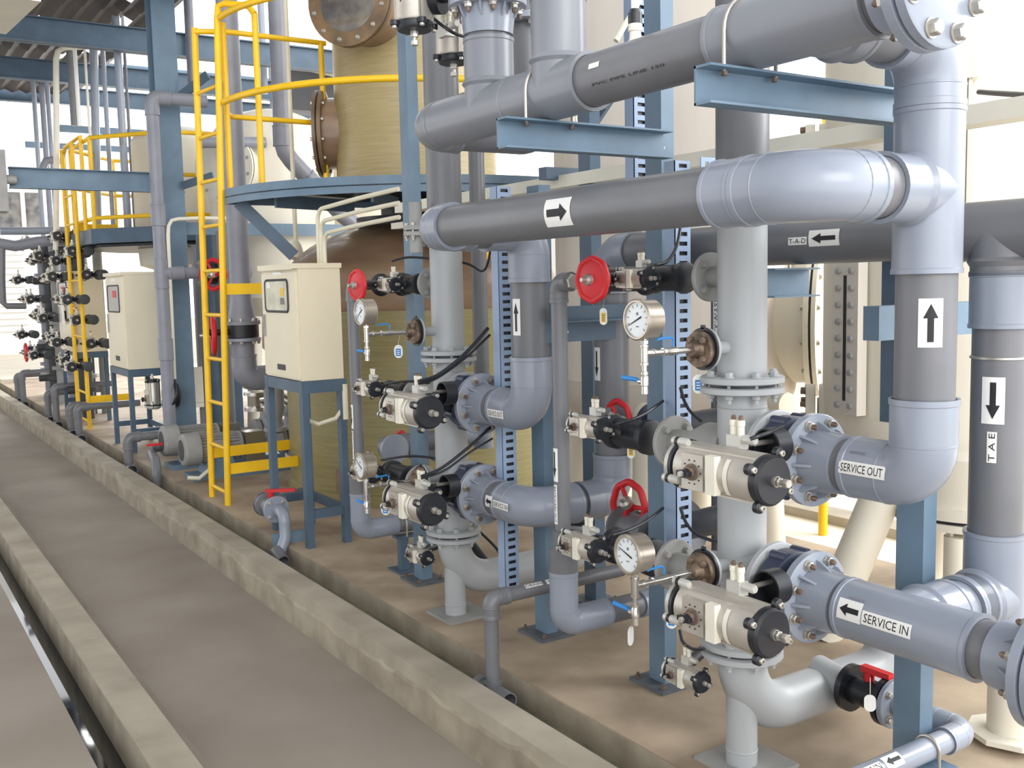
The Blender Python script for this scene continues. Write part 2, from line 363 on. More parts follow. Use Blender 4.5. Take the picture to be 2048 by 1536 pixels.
# ------------------------------------------------------------------ one filter module at riser position y0
RX=2.35
def riser(y0,label,ztop):
    t=thing('steel_riser',label,'pipe',(RX,y0,0))
    r=.0775
    pipe(t,(RX,y0,.415),(RX,y0,.62),r*.99,'steel_grey','riser_pipe'); 
    pipe(t,(RX,y0,.60),(RX,y0,1.255),r,'steel_grey','riser_pipe')
    pipe(t,(RX,y0,1.275),(RX,y0,1.82),r,'steel_grey','riser_pipe')
    # bottom elbow and dummy leg
    g=G(); a=arc((RX,y0,.165),-Z,X,.20,14); pts=[V((RX,y0,.40))]+a+[V((RX+.62,y0,.165))]; g.tube(pts,r*1.02,32); e=finish('bottom_bend',g,'steel_grey',t)
    g=G(); a=arc((RX+.78,y0,.165),X,Z,.14,10); g.tube([V((RX+.60,y0,.165))]+a+[V((RX+.78,y0,.32))],r*1.0,28); finish('rear_bend',g,'steel_grey',t); f=flange(t,(RX+.78,y0,.325),Z,.12,.02,'steel_grey'); g=G(); g.cyl((RX+.78,y0,.346),(RX+.78,y0,.39),.105,n=28); finish('gasket',g,'black',f)
    g=G(); g.cyl((RX,y0,.008),(RX,y0,.30),.051,n=28); g.lathe((RX,y0,.055),Z,[(0,.051),(.003,.0535),(.006,.051)],28,cap=False); finish('support_leg',g,'steel_grey',t)
    g=G(); g.box((RX+.02,y0,.006),(.24,.24,.012)); finish('base_plate',g,'steel_grey_dull',t)
    for z in (.405,1.265,1.83):
        R=.132 if z<1.5 else .125
        f=flange(t,(RX,y0,z-.027),Z,R,.022); flange(t,(RX,y0,z+.005),Z,R,.022)
        g=G(); g.cyl((RX,y0,z-.005),(RX,y0,z+.005),R*.84,n=32); finish('gasket',g,'black',f)
        bolts(f,(RX,y0,z+.027),Z,R*.8,8,.013,.014,both=.054,m='steel_grey')
    # weld rings
    for z in (.62,1.19): g=G(); g.lathe((RX,y0,z),Z,[(0,r),(.004,r+.0025),(.008,r)],32,cap=False); finish('weld_seam',g,'steel_grey',t)
    # side stubs to the service valves
    for z in (1.06,.645):
        g=G(); g.lathe((RX,y0-.04,z),-Y,[(0,r*1.25),(.045,r*1.1),(.11,r)],30); finish('stub',g,'steel_grey',t)
        f=flange(t,(RX,y0-.13,z),-Y,.135,.022)
    # branch stubs on the far side
    for z,R,l in ((1.605,.080,.13),(1.04,.092,.31),(.605,.090,.31)):
        g=G()
        if l<.2: g.cyl((RX,y0+.06,z),(RX,y0+l+.02,z),.034,n=24)
        else: g.lathe((RX,y0+.04,z),Y,[(0,.088),(.11,.086),(.19,.048),(l+.01-.04,.045)],28)
        finish('branch_stub',g,'steel_grey_dull',t)
        f=flange(t,(RX,y0+l,z),Y,R,.018,'steel_grey_dull'); bolts(f,(RX,y0+l,z),-Y,R*.72,4,.012,.012,m='steel_grey_dull')
        g=G(); g.cyl((RX,y0+l+.018,z),(RX,y0+l+.024,z),R*.93,n=28); finish('gasket',g,'black',f)
    # gauge nozzles towards the walkway
    for z in (1.385,.69):
        g=G(); g.cyl((RX-.06,y0,z),(RX-.15,y0,z),.022,n=18); finish('gauge_stub',g,'steel_grey',t)
        f=flange(t,(RX-.165,y0,z),X,.066,.012)
        g=G(); g.cyl((RX-.165,y0,z),(RX-.172,y0,z),.066,n=28); g.box((RX-.169,y0,z+.068),(.006,.016,.012)); finish('gasket',g,'black',f)
        g=G(); g.lathe((RX-.172,y0,z),-X,[(0,.054),(.012,.058),(.02,.055),(.021,.03),(.036,.024),(.05,.02)],28); q=finish('rusty_flange',g,'rust',f); q['label']='rusty brown gauge flange'
        for i in range(4):
            a=PI/4+i*PI/2; g=G(); g.hexb((RX-.19,y0+.040*math.cos(a),z+.040*math.sin(a)),-X,.011,.014); finish('bolt',g,'rust_bolt',q)
    return t
def gauge(y0,z,label,needle,tilt=0.,xg=1.945,dz=.10):
    """dial gauge with tee, nipple chain and blue handled bleed cock"""
    t=thing('pressure_gauge',label,'gauge',(xg,y0,z-.2),'pressure gauges on the risers')
    c=V((xg,y0,z+dz)); r=.058
    g=G(); g.lathe(c+X*.035,-X,[(0,r*.93),(.004,r),(.05,r),(.054,r*1.06),(.064,r*1.06),(.068,r*.98),(.068,r*.90),(.060,r*.88)],36,cap=True); b=finish('gauge_case',g,'gauge_steel',t)
    g=G(); g.cyl(c-X*.024,c-X*.0255,r*.93,n=32); f=finish('dial_face',g,'face',b)
    g=G()
    for i in range(11):
        a=math.radians(225-27*i); q=c+V((-.0262,-math.cos(a)*r*.72,math.sin(a)*r*.72)); g.box(q,(.001,.002,.009),Matrix.Rotation(-(a-PI/2),3,'X'))
    g.box(c+V((-.0262,0,-r*.35)),(.001,.012,.003)); g.box(c+V((-.0262,0,r*.3)),(.001,.008,.008)); finish('dial_marks',g,'ink_grey',f)
    a=math.radians(needle); d=V((0,-math.cos(a),math.sin(a))); g=G(); n=V((0,-d.z,d.y))
    g.poly([c-X*.027-d*r*.35-n*.0025,c-X*.027-d*r*.35+n*.0025,c-X*.027+d*r*.78+n*.0006,c-X*.027+d*r*.78-n*.0006],.001,-X); finish('needle',g,'ink',f)
    # stem and tee
    g=G(); g.cyl(c-Z*r*.95,(xg,y0,z+.02),.0085,n=12); g.hexb((xg,y0,z+.028),Z,.013,.012)
    g.lathe((xg,y0,z-.035),Z,[(0,.0135),(.008,.0135),(.009,.0115),(.052,.0115),(.053,.0135),(.06,.0135)],16); g.cyl((xg,y0,z),(xg+.03,y0,z),.0115,n=14); finish('gauge_tee',g,'stainless',t)
    g=G(); xs=xg+.02; g.lathe((xs,y0,z),X,[(0,.0095),(.008,.0125),(.018,.0125),(.019,.0085),(.05,.0085),(.051,.0125),(.062,.0125),(.064,.010),(.085,.013),(.105,.013),(.107,.0095),(RX-.21-xs,.009)],16); finish('nipple_chain',g,'stainless',t)
    g=G(); g.lathe((xg,y0,z-.035),-Z,[(0,.008),(.018,.008),(.019,.012),(.028,.012),(.03,.009),(.036,.0125),(.06,.0125),(.062,.010),(.085,.011)],14); g.cyl((xg,y0,z-.085),(xg,y0+.025,z-.085),.007,n=10); v=finish('bleed_cock',g,'stainless',t)
    g=G(); g.tube([(xg,y0+.022,z-.085),(xg,y0+.035,z-.08),(xg-.0,y0+.10,z-.078)],[.004,.0065,.0075],10); finish('blue_handle',g,'tag_blue',v)
    g=G(); q=V((xs+.095,y0,z+.016)); g.tube([q,q+Z*.02,q+V((-.012,0,.026)),q+V((-.055,0,.024)),q+V((-.066,0,.02))],[.003,.003,.0035,.004,.002],8); finish('lever',g,'tag_blue',t)
    return t
def black_cable(pts,label,r=.006,m='black'):
    g=G(); P=[V(p) for p in pts]; sm=[]
    for i in range(len(P)-1):
        p0=P[max(i-1,0)];p1=P[i];p2=P[i+1];p3=P[min(i+2,len(P)-1)]
        for k in range(8):
            t=k/8; sm.append(.5*((2*p1)+(p2-p0)*t+(2*p0-5*p1+4*p2-p3)*t*t+(3*p1-p0-3*p2+p3)*t**3))
    sm.append(P[-1]); g.tube(sm,r,8); return solo('black_cable' if m=='black' else 'conduit',g,m,label,'cable' if m=='black' else 'conduit',loc=P[0])
def column(x,y,z1,label,dx=.062,dy=.092,plate=True,z0=0.,dark='blue_steel'):
    t=thing('steel_column',label,'column',(x,y,z0))
    g=G(); g.span((x-dx/2,y-dy/2,z0+(.015 if plate else 0)),(x+dx/2,y+dy/2,z1)); finish('post',g,dark,t)
    if plate:
        g=G(); g.span((x-.09,y-.10,0),(x+.09,y+.10,.014)); p=finish('base_plate',g,'plate_dark',t)
        for a,b in ((-.066,-.076),(.066,-.076),(-.066,.076),(.066,.076)):
            g=G(); g.cyl((x+a,y+b,.014),(x+a,y+b,.035),.006,n=10); g.hexb((x+a,y+b,.014),Z,.012,.010); finish('anchor_bolt',g,'rust_bolt',p)
    return t
def slotted_tray(c,z0,z1,label,w=.075,d=.055,slot=-1):
    """perforated cable channel standing upright: plain side to -X, slotted side to -Y"""
    t=thing('cable_tray',label,'cable tray',(c[0],c[1],z0),'perforated cable trays')
    x,y=c; g=G(); g.span((x-w/2,y-d/2,z0),(x-w/2+.003,y+d/2,z1)); finish('side_plate',g,'blue_pale',t)
    g=G(); n=int((z1-z0)/.034); y1=y-d/2
    g.span((x-w/2,y1,z0),(x-w*.22,y1+.003,z1)); g.span((x+w*.30,y1,z0),(x+w/2,y1+.003,z1))
    for i in range(n+1):
        a=z0+i*(z1-z0)/n; g.span((x-w*.22,y1,max(z0,a-.010)),(x+w*.30,y1+.003,min(z1,a+.010)))
    finish('slotted_plate',g,'blue_pale',t)
    g=G(); g.span((x-w/2+.004,y1+.010,z0),(x+w/2,y+d/2,z1-.01)); finish('cable_fill',g,'black',t)
    return t
def tag(p,m,label,n=(-.78,-.62,0),r=0.,w=.036,h=.062):
    """oval plastic tag hanging from a wire"""
    p=V(p); n=V(n).normalized(); s=Z.cross(n).normalized()
    t=thing('hanging_tag',label,'tag',p)
    pts=[]
    for i in range(24):
        a=2*PI*i/24; x=math.cos(a);y=math.sin(a); pts.append(p+s*(w/2)*x+Z*((h/2-w/2)*(1 if y>0 else -1)+w/2*y))
    g=G(); g.poly(pts,.002,n); b=finish('tag_plate',g,'white',t)
    if m:
        g=G(); q=p+n*.0025-Z*.004; R=Matrix((n,s,Z)).transposed(); g.box(q,(.001,w*.58,h*.55),R); k=finish('colour_field',g,m,b)
        g=G()
        for i in range(3): g.box(q+n*.001+Z*(h*.14*(i-1)),(.0006,w*.34,h*.06),R)
        finish('print_lines',g,'white' if m=='tag_blue' else 'ink_grey',k)
    g=G(); g.tube([p+Z*h*.4,p+Z*(h*.4+.02)+n*-.004,p+Z*(h*.4+.05)+n*-.02],.0012,6); finish('wire',g,'zinc',t)
    return t
def pvc_flange(par,c,ax,R=.138,r=.075,hub=.10,nb=8,cap='rust_bolt',m='pvc_light',ribs=True,bm='zinc'):
    c=V(c);ax=V(ax).normalized()
    f=flange(par,c,ax,R,.028,m,'pvc_flange')
    g=G(); g.lathe(c+ax*.028,ax,[(0,r*1.28),(hub*.9,r*1.15),(hub,r*1.15),(hub,r*.95)],32,cap=False); h=finish('hub',g,m,f)
    if ribs:
        e=Z if abs(ax.z)<.9 else X; w=ax.cross(e)
        for i in range(nb):
            a=2*PI*i/nb; d=e*math.cos(a)+w*math.sin(a); q=d.cross(ax)*.004; g=G()
            g.poly([c+ax*.027+d*r*1.2-q,c+ax*.027+d*R*.84-q,c+ax*.045+d*R*.80-q,c+ax*(hub*.85)+d*r*1.16-q],.008,d.cross(ax)); finish('rib',g,m,f)
    bolts(f,c+ax*.028,ax,R*.82,nb,.0135,.013,both=.028 if 0 else 0,m=bm,cap=cap)
    return f
r=.0765; rf=.0865
# ================= riser modules
Y1,Y2=2.26,4.14
ra=riser(Y1,'nearer light grey steel riser standing on a short support leg, grey PVC pipe on top',3)
pipe(ra,(RX,Y1,1.86),(RX,Y1,3.2),.082,'pvc_dark','upper_pipe')
rb_=riser(Y2,'farther light grey steel riser in front of the olive tank',3)
pipe(rb_,(RX,Y2,1.86),(RX,Y2,3.4),.082,'pvc_dark','upper_pipe')
service_valve(Y1-.20,1.06,'large aluminium actuated valve on the nearer riser, upper one by the SERVICE OUT pipe','actuated valves on the steel risers')
service_valve(Y1-.20,.645,'large aluminium actuated valve on the nearer riser, lower one by the SERVICE IN pipe','actuated valves on the steel risers')
service_valve(Y2-.20,1.06,'large actuated valve on the farther riser, upper one with thick black cable above','actuated valves on the steel risers')
service_valve(Y2-.20,.645,'large actuated valve on the farther riser, lower one beside a blue tag','actuated valves on the steel risers')
for yy,nm in ((Y1,'nearer'),(Y2,'farther')):
    small_valve((RX,yy+.34,1.605),.56,'small black actuated valve at the top left of the %s riser beside the red handwheel'%nm,'small actuated branch valves',act=V((-.10,.06,.0)))
    small_valve((RX,yy+.54,1.04),.66,'black bodied actuated valve left of the %s riser at mid height'%nm,'small actuated branch valves',act=V((-.12,.10,.03)),body=.063)
    small_valve((RX,yy+.54,.605),.72,'black bodied actuated valve low at the left of the %s riser behind the lower gauge'%nm,'small actuated branch valves',act=V((-.15,.11,.02)),body=.068)
gauge(Y1,1.385,'large round dial gauge on the nearer riser, upper one, needle pointing lower left',205)
gauge(Y1,.69,'large round dial gauge on the nearer riser, lower one near the column foot',160,xg=1.90)
gauge(Y2,1.385,'dial gauge on the farther riser, just below the red handwheel next to the cream cabinet',215,xg=1.93)
gauge(Y2,.69,'dial gauge on the farther riser, lower one in front of the olive tank',150,xg=1.90)
# small bottom actuators
for yy,nm in ((Y1,'nearer'),(Y2,'farther')):
    t=thing('actuated_drain_valve','small actuator under the lower flange of the %s riser near its support leg'%nm,'valve',(2.42,yy+.30,.25),'small actuated drain valves')
    g=G(); g.cyl((2.62,yy+.16,.165),(2.62,yy+.42,.3),.036,n=20); g.cyl((2.5,yy+.3,.29),(2.62,yy+.3,.29),.022,n=14); finish('valve_body',g,'black',t)
    actuator(t,(2.24,yy+.145,.285),-Y,-X,s=.58,L=.27,rb=.062); solenoid(t,(2.25,yy+.15,.335),.55)
    g=G(); g.cyl((2.26,yy+.19,.285),(2.5,yy+.3,.285),.020,n=14); finish('stem',g,'black',t)
# ================= SERVICE OUT line of the nearer riser
yv=1.61
t=thing('pvc_pipe_line','tall grey PVC service out pipe at the right with an upward arrow sticker','pipe',(RX,yv,.96))
pvc_flange(t,(RX,1.985,1.06),-Y); 
pipe(t,(RX,1.87,1.06),(RX,1.80,1.06),r)
elbow(t,(RX,yv,1.06),-Y,Z,rf,.092,.118)
pipe(t,(RX,yv,1.25),(RX,yv,1.62),r)
tee(t,(RX,yv,1.60),(RX,yv,2.02),(RX,yv,1.815),-X,rf,.20)
elbow(t,(RX,yv,2.195),Z,-X,rf,.12,.05)
pipe(t,(RX-.14,yv,2.195),(1.98,yv,2.195),r)
text_label(t,(RX,1.738,1.06),-Y,(-1,-.4,.16),rf+.0012,'SERVICE OUT',.15,.036)
text_label(t,(RX,1.765,1.06),-Y,(-1,-.2,.80),rf,'SERVICE',.055,.012,'ink_grey',None)
arrow_label(t,(RX,yv,1.475),Z,(-1,-.95,0),r,.125,.060)
# crossover arrow pipe
t=thing('pvc_pipe_line','long grey PVC pipe in front of the nearer riser with a right-pointing arrow sticker','pipe',(1.9,2.6,1.72))
elbow(t,(1.9,3.45,1.815),-X,-Y,rf,.10,.07); pipe(t,(1.9,3.32,1.815),(1.9,1.86,1.815),r)
coupling(t,(1.9,1.90,1.815),(1.9,1.80,1.815),rf); elbow(t,(1.9,yv,1.815),-Y,X,rf,.115,.07)
pipe(t,(2.08,yv,1.815),(2.17,yv,1.815),r)
arrow_label(t,(1.9,2.52,1.815),-Y,(-1,-.25,-.05),r,.135,.088)
# header
t=thing('pvc_header_pipe','thick grey PVC header pipe crossing the top with a blind flange at its right end','pipe',(1.9,2.3,2.1))
elbow(t,(1.9,3.45,2.195),-X,-Y,rf,.09,.03,'pvc_mid')
tee(t,(1.9,3.34,2.195),(1.9,2.84,2.195),(1.9,3.01,2.195),Z,rf,.24,'pvc_mid')
tee(t,(1.9,2.84,2.195),(1.9,2.43,2.195),(1.9,2.60,2.195),Z,rf,.28,'pvc_mid')
pipe(t,(1.9,2.45,2.195),(1.9,1.87,2.195),r); tee(t,(1.9,1.885,2.195),(1.9,1.42,2.195),(1.9,yv,2.195),X,rf,.16,'pvc_mid')
pipe(t,(1.9,1.44,2.195),(1.9,1.36,2.195),r)
f=pvc_flange(t,(1.9,1.305,2.195),Y,hub=.07,ribs=False,bm='zinc'); f2=flange(t,(1.9,1.300,2.195),-Y,.138,.026,'pvc_light','blind_flange'); bolts(f2,(1.9,1.274,2.195),-Y,.112,8,.017,.018)
pipe(t,(1.9,3.01,2.43),(1.9,3.01,2.47),r); pvc_flange(t,(1.9,3.01,2.565),-Z,R=.135,hub=.09,cap='rust_bolt')
pipe(t,(1.9,2.60,2.46),(1.9,2.66,3.2),r,'pvc_light')
g=G(); f=wrapper((1.9,2.33,2.195),-Y,(-1,0,.25),r); patch(g,f,-.024,.024,-.008,.008,.0012); finish('blank_sticker',g,'white',t)
text_label(t,(1.9,2.19,2.195),-Y,(-1,0,-.48),r,'PVC PIPE LINE 150',.34,.013,'ink',None)
text_label(t,(1.9,3.01,2.40),Z,(-1,.4,0),rf,'RC-30-8',.07,.012,'ink',None); text_label(t,(1.9,2.60,2.40),Z,(-1,.4,0),rf,'RC-30-8',.07,.012,'ink',None)
# header back leg
t=thing('pvc_pipe','short grey PVC pipe returning behind the left end of the header','pipe',(2.1,3.45,2.1))
g=G(); g.tube([(2.03,3.45,2.195)]+arc((2.42,3.45,2.195),X,Z,.1)+[(2.42,3.45,3.1)],r,28); finish('pipe',g,'pvc_dark',t)
# service out riser of module 2
t=thing('pvc_pipe_line','grey PVC service out pipe of the farther riser with an upward arrow sticker','pipe',(RX,3.45,.96))
pvc_flange(t,(RX,3.865,1.06),-Y); pipe(t,(RX,3.75,1.06),(RX,3.66,1.06),r)
elbow(t,(RX,3.45,1.06),-Y,Z,rf,.11,.12); pipe(t,(RX,3.45,1.27),(RX,3.45,1.62),r); elbow(t,(RX,3.45,1.815),Z,-X,rf,.1,.11); pipe(t,(2.16,3.45,1.815),(2.0,3.45,1.815),r)
text_label(t,(RX,3.60,1.055),-Y,(-1,-.5,-.1),rf,'SERVICE OUT',.125,.034); arrow_label(t,(RX,3.45,1.46),Z,(-1,-.15,0),r,.15,.045)
# service in, nearer riser
t=thing('pvc_pipe_line','grey PVC service in pipe at lower right with left arrow and SERVICE IN sticker','pipe',(RX,1.6,.55))
pvc_flange(t,(RX,1.985,.645),-Y); pipe(t,(RX,1.87,.645),(RX,1.79,.645),r)
tee(t,(RX,1.84,.645),(RX,1.43,.645),(RX,1.66,.645),X,rf,.20)
pipe(t,(RX,1.44,.645),(RX,1.36,.645),r); pvc_flange(t,(RX,1.255,.645),Y,R=.15,hub=.10); flange(t,(RX,1.25,.645),-Y,.15,.03,'pvc_light','end_flange')
arrow_label(t,(RX,1.775,.645),Y,(-1,-.5,.30),rf,.080,.058); text_label(t,(RX,1.655,.645),-Y,(-1,-.5,.22),rf,'SERVICE IN',.155,.038)
text_label(t,(RX,1.76,.65),-Y,(-1,-.1,.75),rf,'SERVICE IN',.06,.011,'ink_grey',None)
# TAE vertical + feed
xt=2.78; yt=1.66
t=thing('pvc_pipe_line','dark grey PVC pipe at the far right with downward arrow and TAE sticker','pipe',(xt,yt,.55))
pipe(t,(2.53,yt,.645),(xt-.16,yt,.645),r,'pvc_light'); coupling(t,(xt-.18,yt,.645),(xt-.10,yt,.645),rf)
tee(t,(xt,yt,.50),(xt,yt,.84),(xt,yt,.645),-X,rf,.17); pipe(t,(xt,yt,.83),(xt,yt,1.46),r); coupling(t,(xt,yt,1.44),(xt,yt,1.60),rf)
g=G(); g.lathe((xt,yt,1.35),Z,[(0,r),(.002,r+.005),(.008,r+.005),(.01,r)],28,cap=False); finish('band_clamp',g,'zinc',t)
arrow_label(t,(xt,yt,1.235),-Z,(-1,-.35,0),r,.135,.062); text_label(t,(xt,yt,1.10),Z,(-1,-.35,0),r,'T A E',.09,.026)
# TAD pipe
zt=1.72
t=thing('pvc_pipe_line','dark grey PVC pipe behind the nearer riser with a left arrow and a TAD sticker','pipe',(xt,2.5,1.6))
tee(t,(xt,1.80,zt),(xt,1.50,zt),(xt,yt,zt),-Z,rf,.13,'pvc_dark'); coupling(t,(xt,1.92,zt),(xt,1.79,zt),rf,'pvc_dark'); pipe(t,(xt,3.3,zt),(xt,1.88,zt),r*1.02)
pipe(t,(xt,1.52,zt),(xt,1.0,zt),rf,'pvc_dark')
elbow(t,(xt,3.45,zt),Z,-Y,rf,.11,.06,'pvc_light'); pipe(t,(xt,3.45,zt-.16),(xt,3.45,.80),r)
elbow(t,(xt,3.45,.645),X,Z,rf,.10,.09); pipe(t,(xt-.18,3.45,.645),(2.52,3.45,.645),r); 
arrow_label(t,(xt,2.235,zt+.005),Y,(-1,-.3,0),r*1.02,.125,.056); text_label(t,(xt,2.345,zt),-Y,(-1,-.3,0),r*1.02,'T-A-D',.08,.026)
arrow_label(t,(xt,3.45,1.24),-Z,(-1,.1,0),r,.145,.045)
o=solo_org(solo('pipe_clamp',clamp(None,(xt,2.52,zt),Y,r*1.02,1.60),'white','white round clamp holding the pipe with the TAD sticker','clamp'))
# service in module 2
t=thing('pvc_pipe_line','grey PVC service in pipe of the farther riser, bent low with a white sticker','pipe',(RX,3.6,.55))
pvc_flange(t,(RX,3.865,.645),-Y); pipe(t,(RX,3.75,.645),(RX,3.68,.645),r); elbow(t,(RX,3.45,.645),-Y,X,rf,.13,.08)
arrow_label(t,(RX,3.67,.65),Y,(-1,-.5,.05),rf*1.01,.055,.05); text_label(t,(RX,3.575,.648),-Y,(-1,-.5,.05),rf*1.01,'SERVICE IN',.12,.032)
# clamps and channel brackets
def channel(x0,x1,y,zb,zt_,label,w=.05,d=1,m='blue_steel'):
    t=thing('channel_beam',label,'beam',(x0,y,zb)); g=G(); tk=.006
    g.span((x0,y,zb),(x1,y+tk,zt_)); g.span((x0,y-w,zt_-tk),(x1,y+tk,zt_)); g.span((x0,y-w,zb),(x1,y+tk,zb+tk)); finish('channel',g,m,t)
    return t
c1=channel(1.715,2.40,2.675,2.015,2.108,'blue steel channel bracket carrying the header, nearer its left end')
c2=channel(1.735,2.55,1.82,2.015,2.108,'blue steel channel bracket carrying the header near the tall service out pipe')
for y,c,w in ((2.655,c1,'left'),(1.80,c2,'right')):
    solo_org(solo('pipe_clamp',clamp(None,(1.9,y,2.195),Y,rf,2.095),'zinc','zinc U-bolt over the header pipe at the %s channel bracket'%w,'clamp'))
    for xx in (1.81,1.985): g=G(); g.hexb((xx,y-.0,2.0985),-Z,.009,.01); finish('nut',g,'rust_bolt',c)
channel(2.62,2.85,2.42,1.53,1.63,'short pale blue bracket under the pipe with the TAD sticker',m='blue_steel')
g=G()
a=at(1742,647,X=2.72); b=at(2010,657,X=3.3); g.span((a.x,a.y-.03,a.z-.055),(3.3,a.y+.03,a.z+.055)); solo('cross_beam',g,'blue_steel','blue cross beam behind the tall service out pipe','beam')
# ================= columns
column(2.60,2.925,3.3,'blue steel column behind the nearer riser on a bolted base plate')
column(2.555,3.665,2.02,'blue steel column right of the slotted tray, in front of the olive tank')
column(2.50,4.75,2.93,'blue steel column left of the farther riser, pipe elbow at its foot')
column(2.615,1.81,1.70,'blue steel column at the right with the service in pipe crossing it')
t=thing('steel_column','dark blue hanging post between the level window and the tall service out pipe','column',(2.95,2.25,1.15))
g=G(); g.span((2.92,2.08,1.10),(2.98,2.17,2.6)); finish('post',g,'blue_steel_dark',t)
g=G(); g.span((3.0,3.30,.0),(3.07,3.40,2.6)); g.span((2.96,4.38,0),(3.03,4.48,2.6)); 
column(3.02,3.9,2.6,'dark blue column behind the tee of the farther riser, left of the grey vessel',dark='blue_steel_dark')
g=G()
def bar0(g,a,b,w,h):
    a=V(a);b=V(b);d=(b-a).normalized(); q=d.cross(Z).normalized(); u=q.cross(d); g.box((a+b)/2,((b-a).length,w,h),Matrix((d,q,u)).transposed())
bar0(g,(3.1,4.05,2.32),(3.1,3.5,2.74),.02,.08); solo('diagonal_brace',g,'blue_steel','pale blue diagonal brace behind the header and slotted tray','brace')
g=G(); bar0(g,at(1085,347,X=2.9),at(1205,352,X=3.3),.06,.06); solo('cross_beam',g,'blue_steel_dark','short dark blue beam between the header channel and the arrow pipe','beam')
# trays
slotted_tray((2.515,2.735),.33,2.02,'perforated pale blue cable tray running up beside the nearer riser')
slotted_tray((2.42,3.765),.22,2.02,'perforated pale blue cable tray standing left of the middle column')
slotted_tray((2.68,3.15),1.9,3.2,'perforated pale blue tray above the header near the white gland')
t=thing('cable_tray','perforated tray bending to the right behind the riser top','cable tray',(2.54,2.68,1.96),'perforated cable trays')
g=G(); n=12
g.span((2.56,2.66,2.015),(3.0,2.664,2.03)); g.span((2.56,2.66,1.945),(3.0,2.664,1.96))
for i in range(n+1): x=2.56+i*.44/n; g.span((x,2.66,1.96),(x+.02,2.664,2.015))
finish('slotted_plate',g,'blue_pale',t); g=G(); g.span((2.56,2.67,1.945),(3.0,2.74,1.99)); finish('cable_fill',g,'black',t)
# cream duct behind
g=G(); g.span((2.98,1.5,2.065),(3.09,5.9,2.125)); solo('cable_duct',g,'offwhite','long cream cable duct running behind the risers under the header','duct')
g=G(); g.span((3.10,4.0,1.98),(3.16,6.2,2.02)); solo('cable_duct',g,'offwhite','thin cream duct running toward the platform behind the farther riser','duct')
# ================= flexible conduits and cables
def pxc(pts,label,**k): black_cable([at(u,v,X=x) for u,v,x in pts],label,**k)
pxc([(1232,848,2.22),(1262,840,2.28),(1292,826,2.36),(1326,802,2.47)],'black cable from the mid height branch valve up into the near tray')
pxc([(1361,775,2.47),(1368,800,2.46),(1380,822,2.44),(1402,842,2.42)],'black cable looping out of the near tray down behind the mid height stub')
pxc([(1225,1070,2.16),(1262,1058,2.25),(1296,1040,2.36),(1326,1016,2.47)],'black cable from the low branch valve up into the near tray')
pxc([(1361,1015,2.47),(1372,1045,2.46),(1395,1070,2.42),(1440,1086,2.38)],'black cable looping out of the near tray toward the riser above the low stub')
pxc([(1312,530,2.24),(1335,522,2.32),(1352,495,2.42),(1361,455,2.47),(1364,425,2.47)],'black cable rising from the top branch valve along the near tray')
pxc([(1360,1262,2.4),(1366,1284,2.32),(1385,1298,2.22),(1408,1298,2.20)],'black cable feeding the small bottom actuator of the nearer riser')
pxc([(1565,852,2.1),(1540,864,2.05),(1518,872,2.0),(1500,878,1.98)],'thin black cable at the upper near valve')
black_cable([(2.0,3.79,1.19),(2.1,3.80,1.21),(2.24,3.81,1.29),(2.38,3.83,1.40)],'thick black cable above the upper far valve',r=.009)
black_cable([(2.0,3.79,1.18),(2.1,3.80,1.20),(2.26,3.82,1.28),(2.39,3.83,1.37)],'second black cable above the upper far valve',r=.006)
black_cable([(2.0,3.79,.78),(2.1,3.80,.80),(2.24,3.81,.87),(2.38,3.83,.95)],'black cable above the lower far valve',r=.007)
black_cable([(2.0,3.79,.77),(2.12,3.80,.79),(2.26,3.82,.85),(2.39,3.83,.90)],'second black cable above the lower far valve',r=.005)
black_cable([(2.5,4.25,.42),(2.50,4.0,.34),(2.46,3.9,.30),(2.42,3.84,.29)],'black cable sagging from the bottom actuator to the tray',r=.007)
black_cable([(2.25,4.50,1.72),(2.30,4.38,1.735),(2.42,4.1,1.70),(2.44,3.95,1.66),(2.43,3.86,1.78)],'black cable passing behind the top of the farther riser',r=.006)
black_cable([(2.24,4.62,1.10),(2.28,4.50,1.12),(2.34,4.40,1.12),(2.44,4.25,1.09)],'black cable from the far mid height valve behind the riser')
black_cable([(2.22,4.64,.71),(2.28,4.5,.74),(2.34,4.40,.745),(2.44,4.25,.73)],'black cable from the far low valve behind the riser')
P=[at(1152,212,Y=2.70),at(1149,240,Y=2.70),at(1160,272,Y=2.70),at(1185,291,Y=2.72),at(1220,296,Y=2.76),at(1290,297,Y=2.72),at(1325,296,X=2.50)]
black_cable(P,'cream flexible conduit hanging under the header to the blue channel',r=.0095,m='conduit')
black_cable([at(1232,82,Y=2.6),at(1250,50,Y=2.6),at(1275,8,Y=2.6),at(1292,-30,Y=2.6)],'cream corrugated conduit rising above the header beside the white gland',r=.0095,m='conduit')
t=thing('pressure_switch','white and black fitting standing on top of the header pipe','fitting',(1.9,2.235,2.26))
g=G(); g.lathe((1.9,2.235,2.265),Z,[(0,.024),(.01,.017),(.03,.016),(.031,.020),(.05,.020),(.051,.018)],20); finish('socket',g,'offwhite',t)
g=G(); g.lathe((1.9,2.235,2.316),Z,[(0,.020),(.03,.020),(.032,.015),(.04,.015)],20); finish('union_nut',g,'black',t)
g=G(); g.lathe((1.9,2.235,2.352),Z,[(0,.011),(.06,.011)],16); finish('stem',g,'white',t)
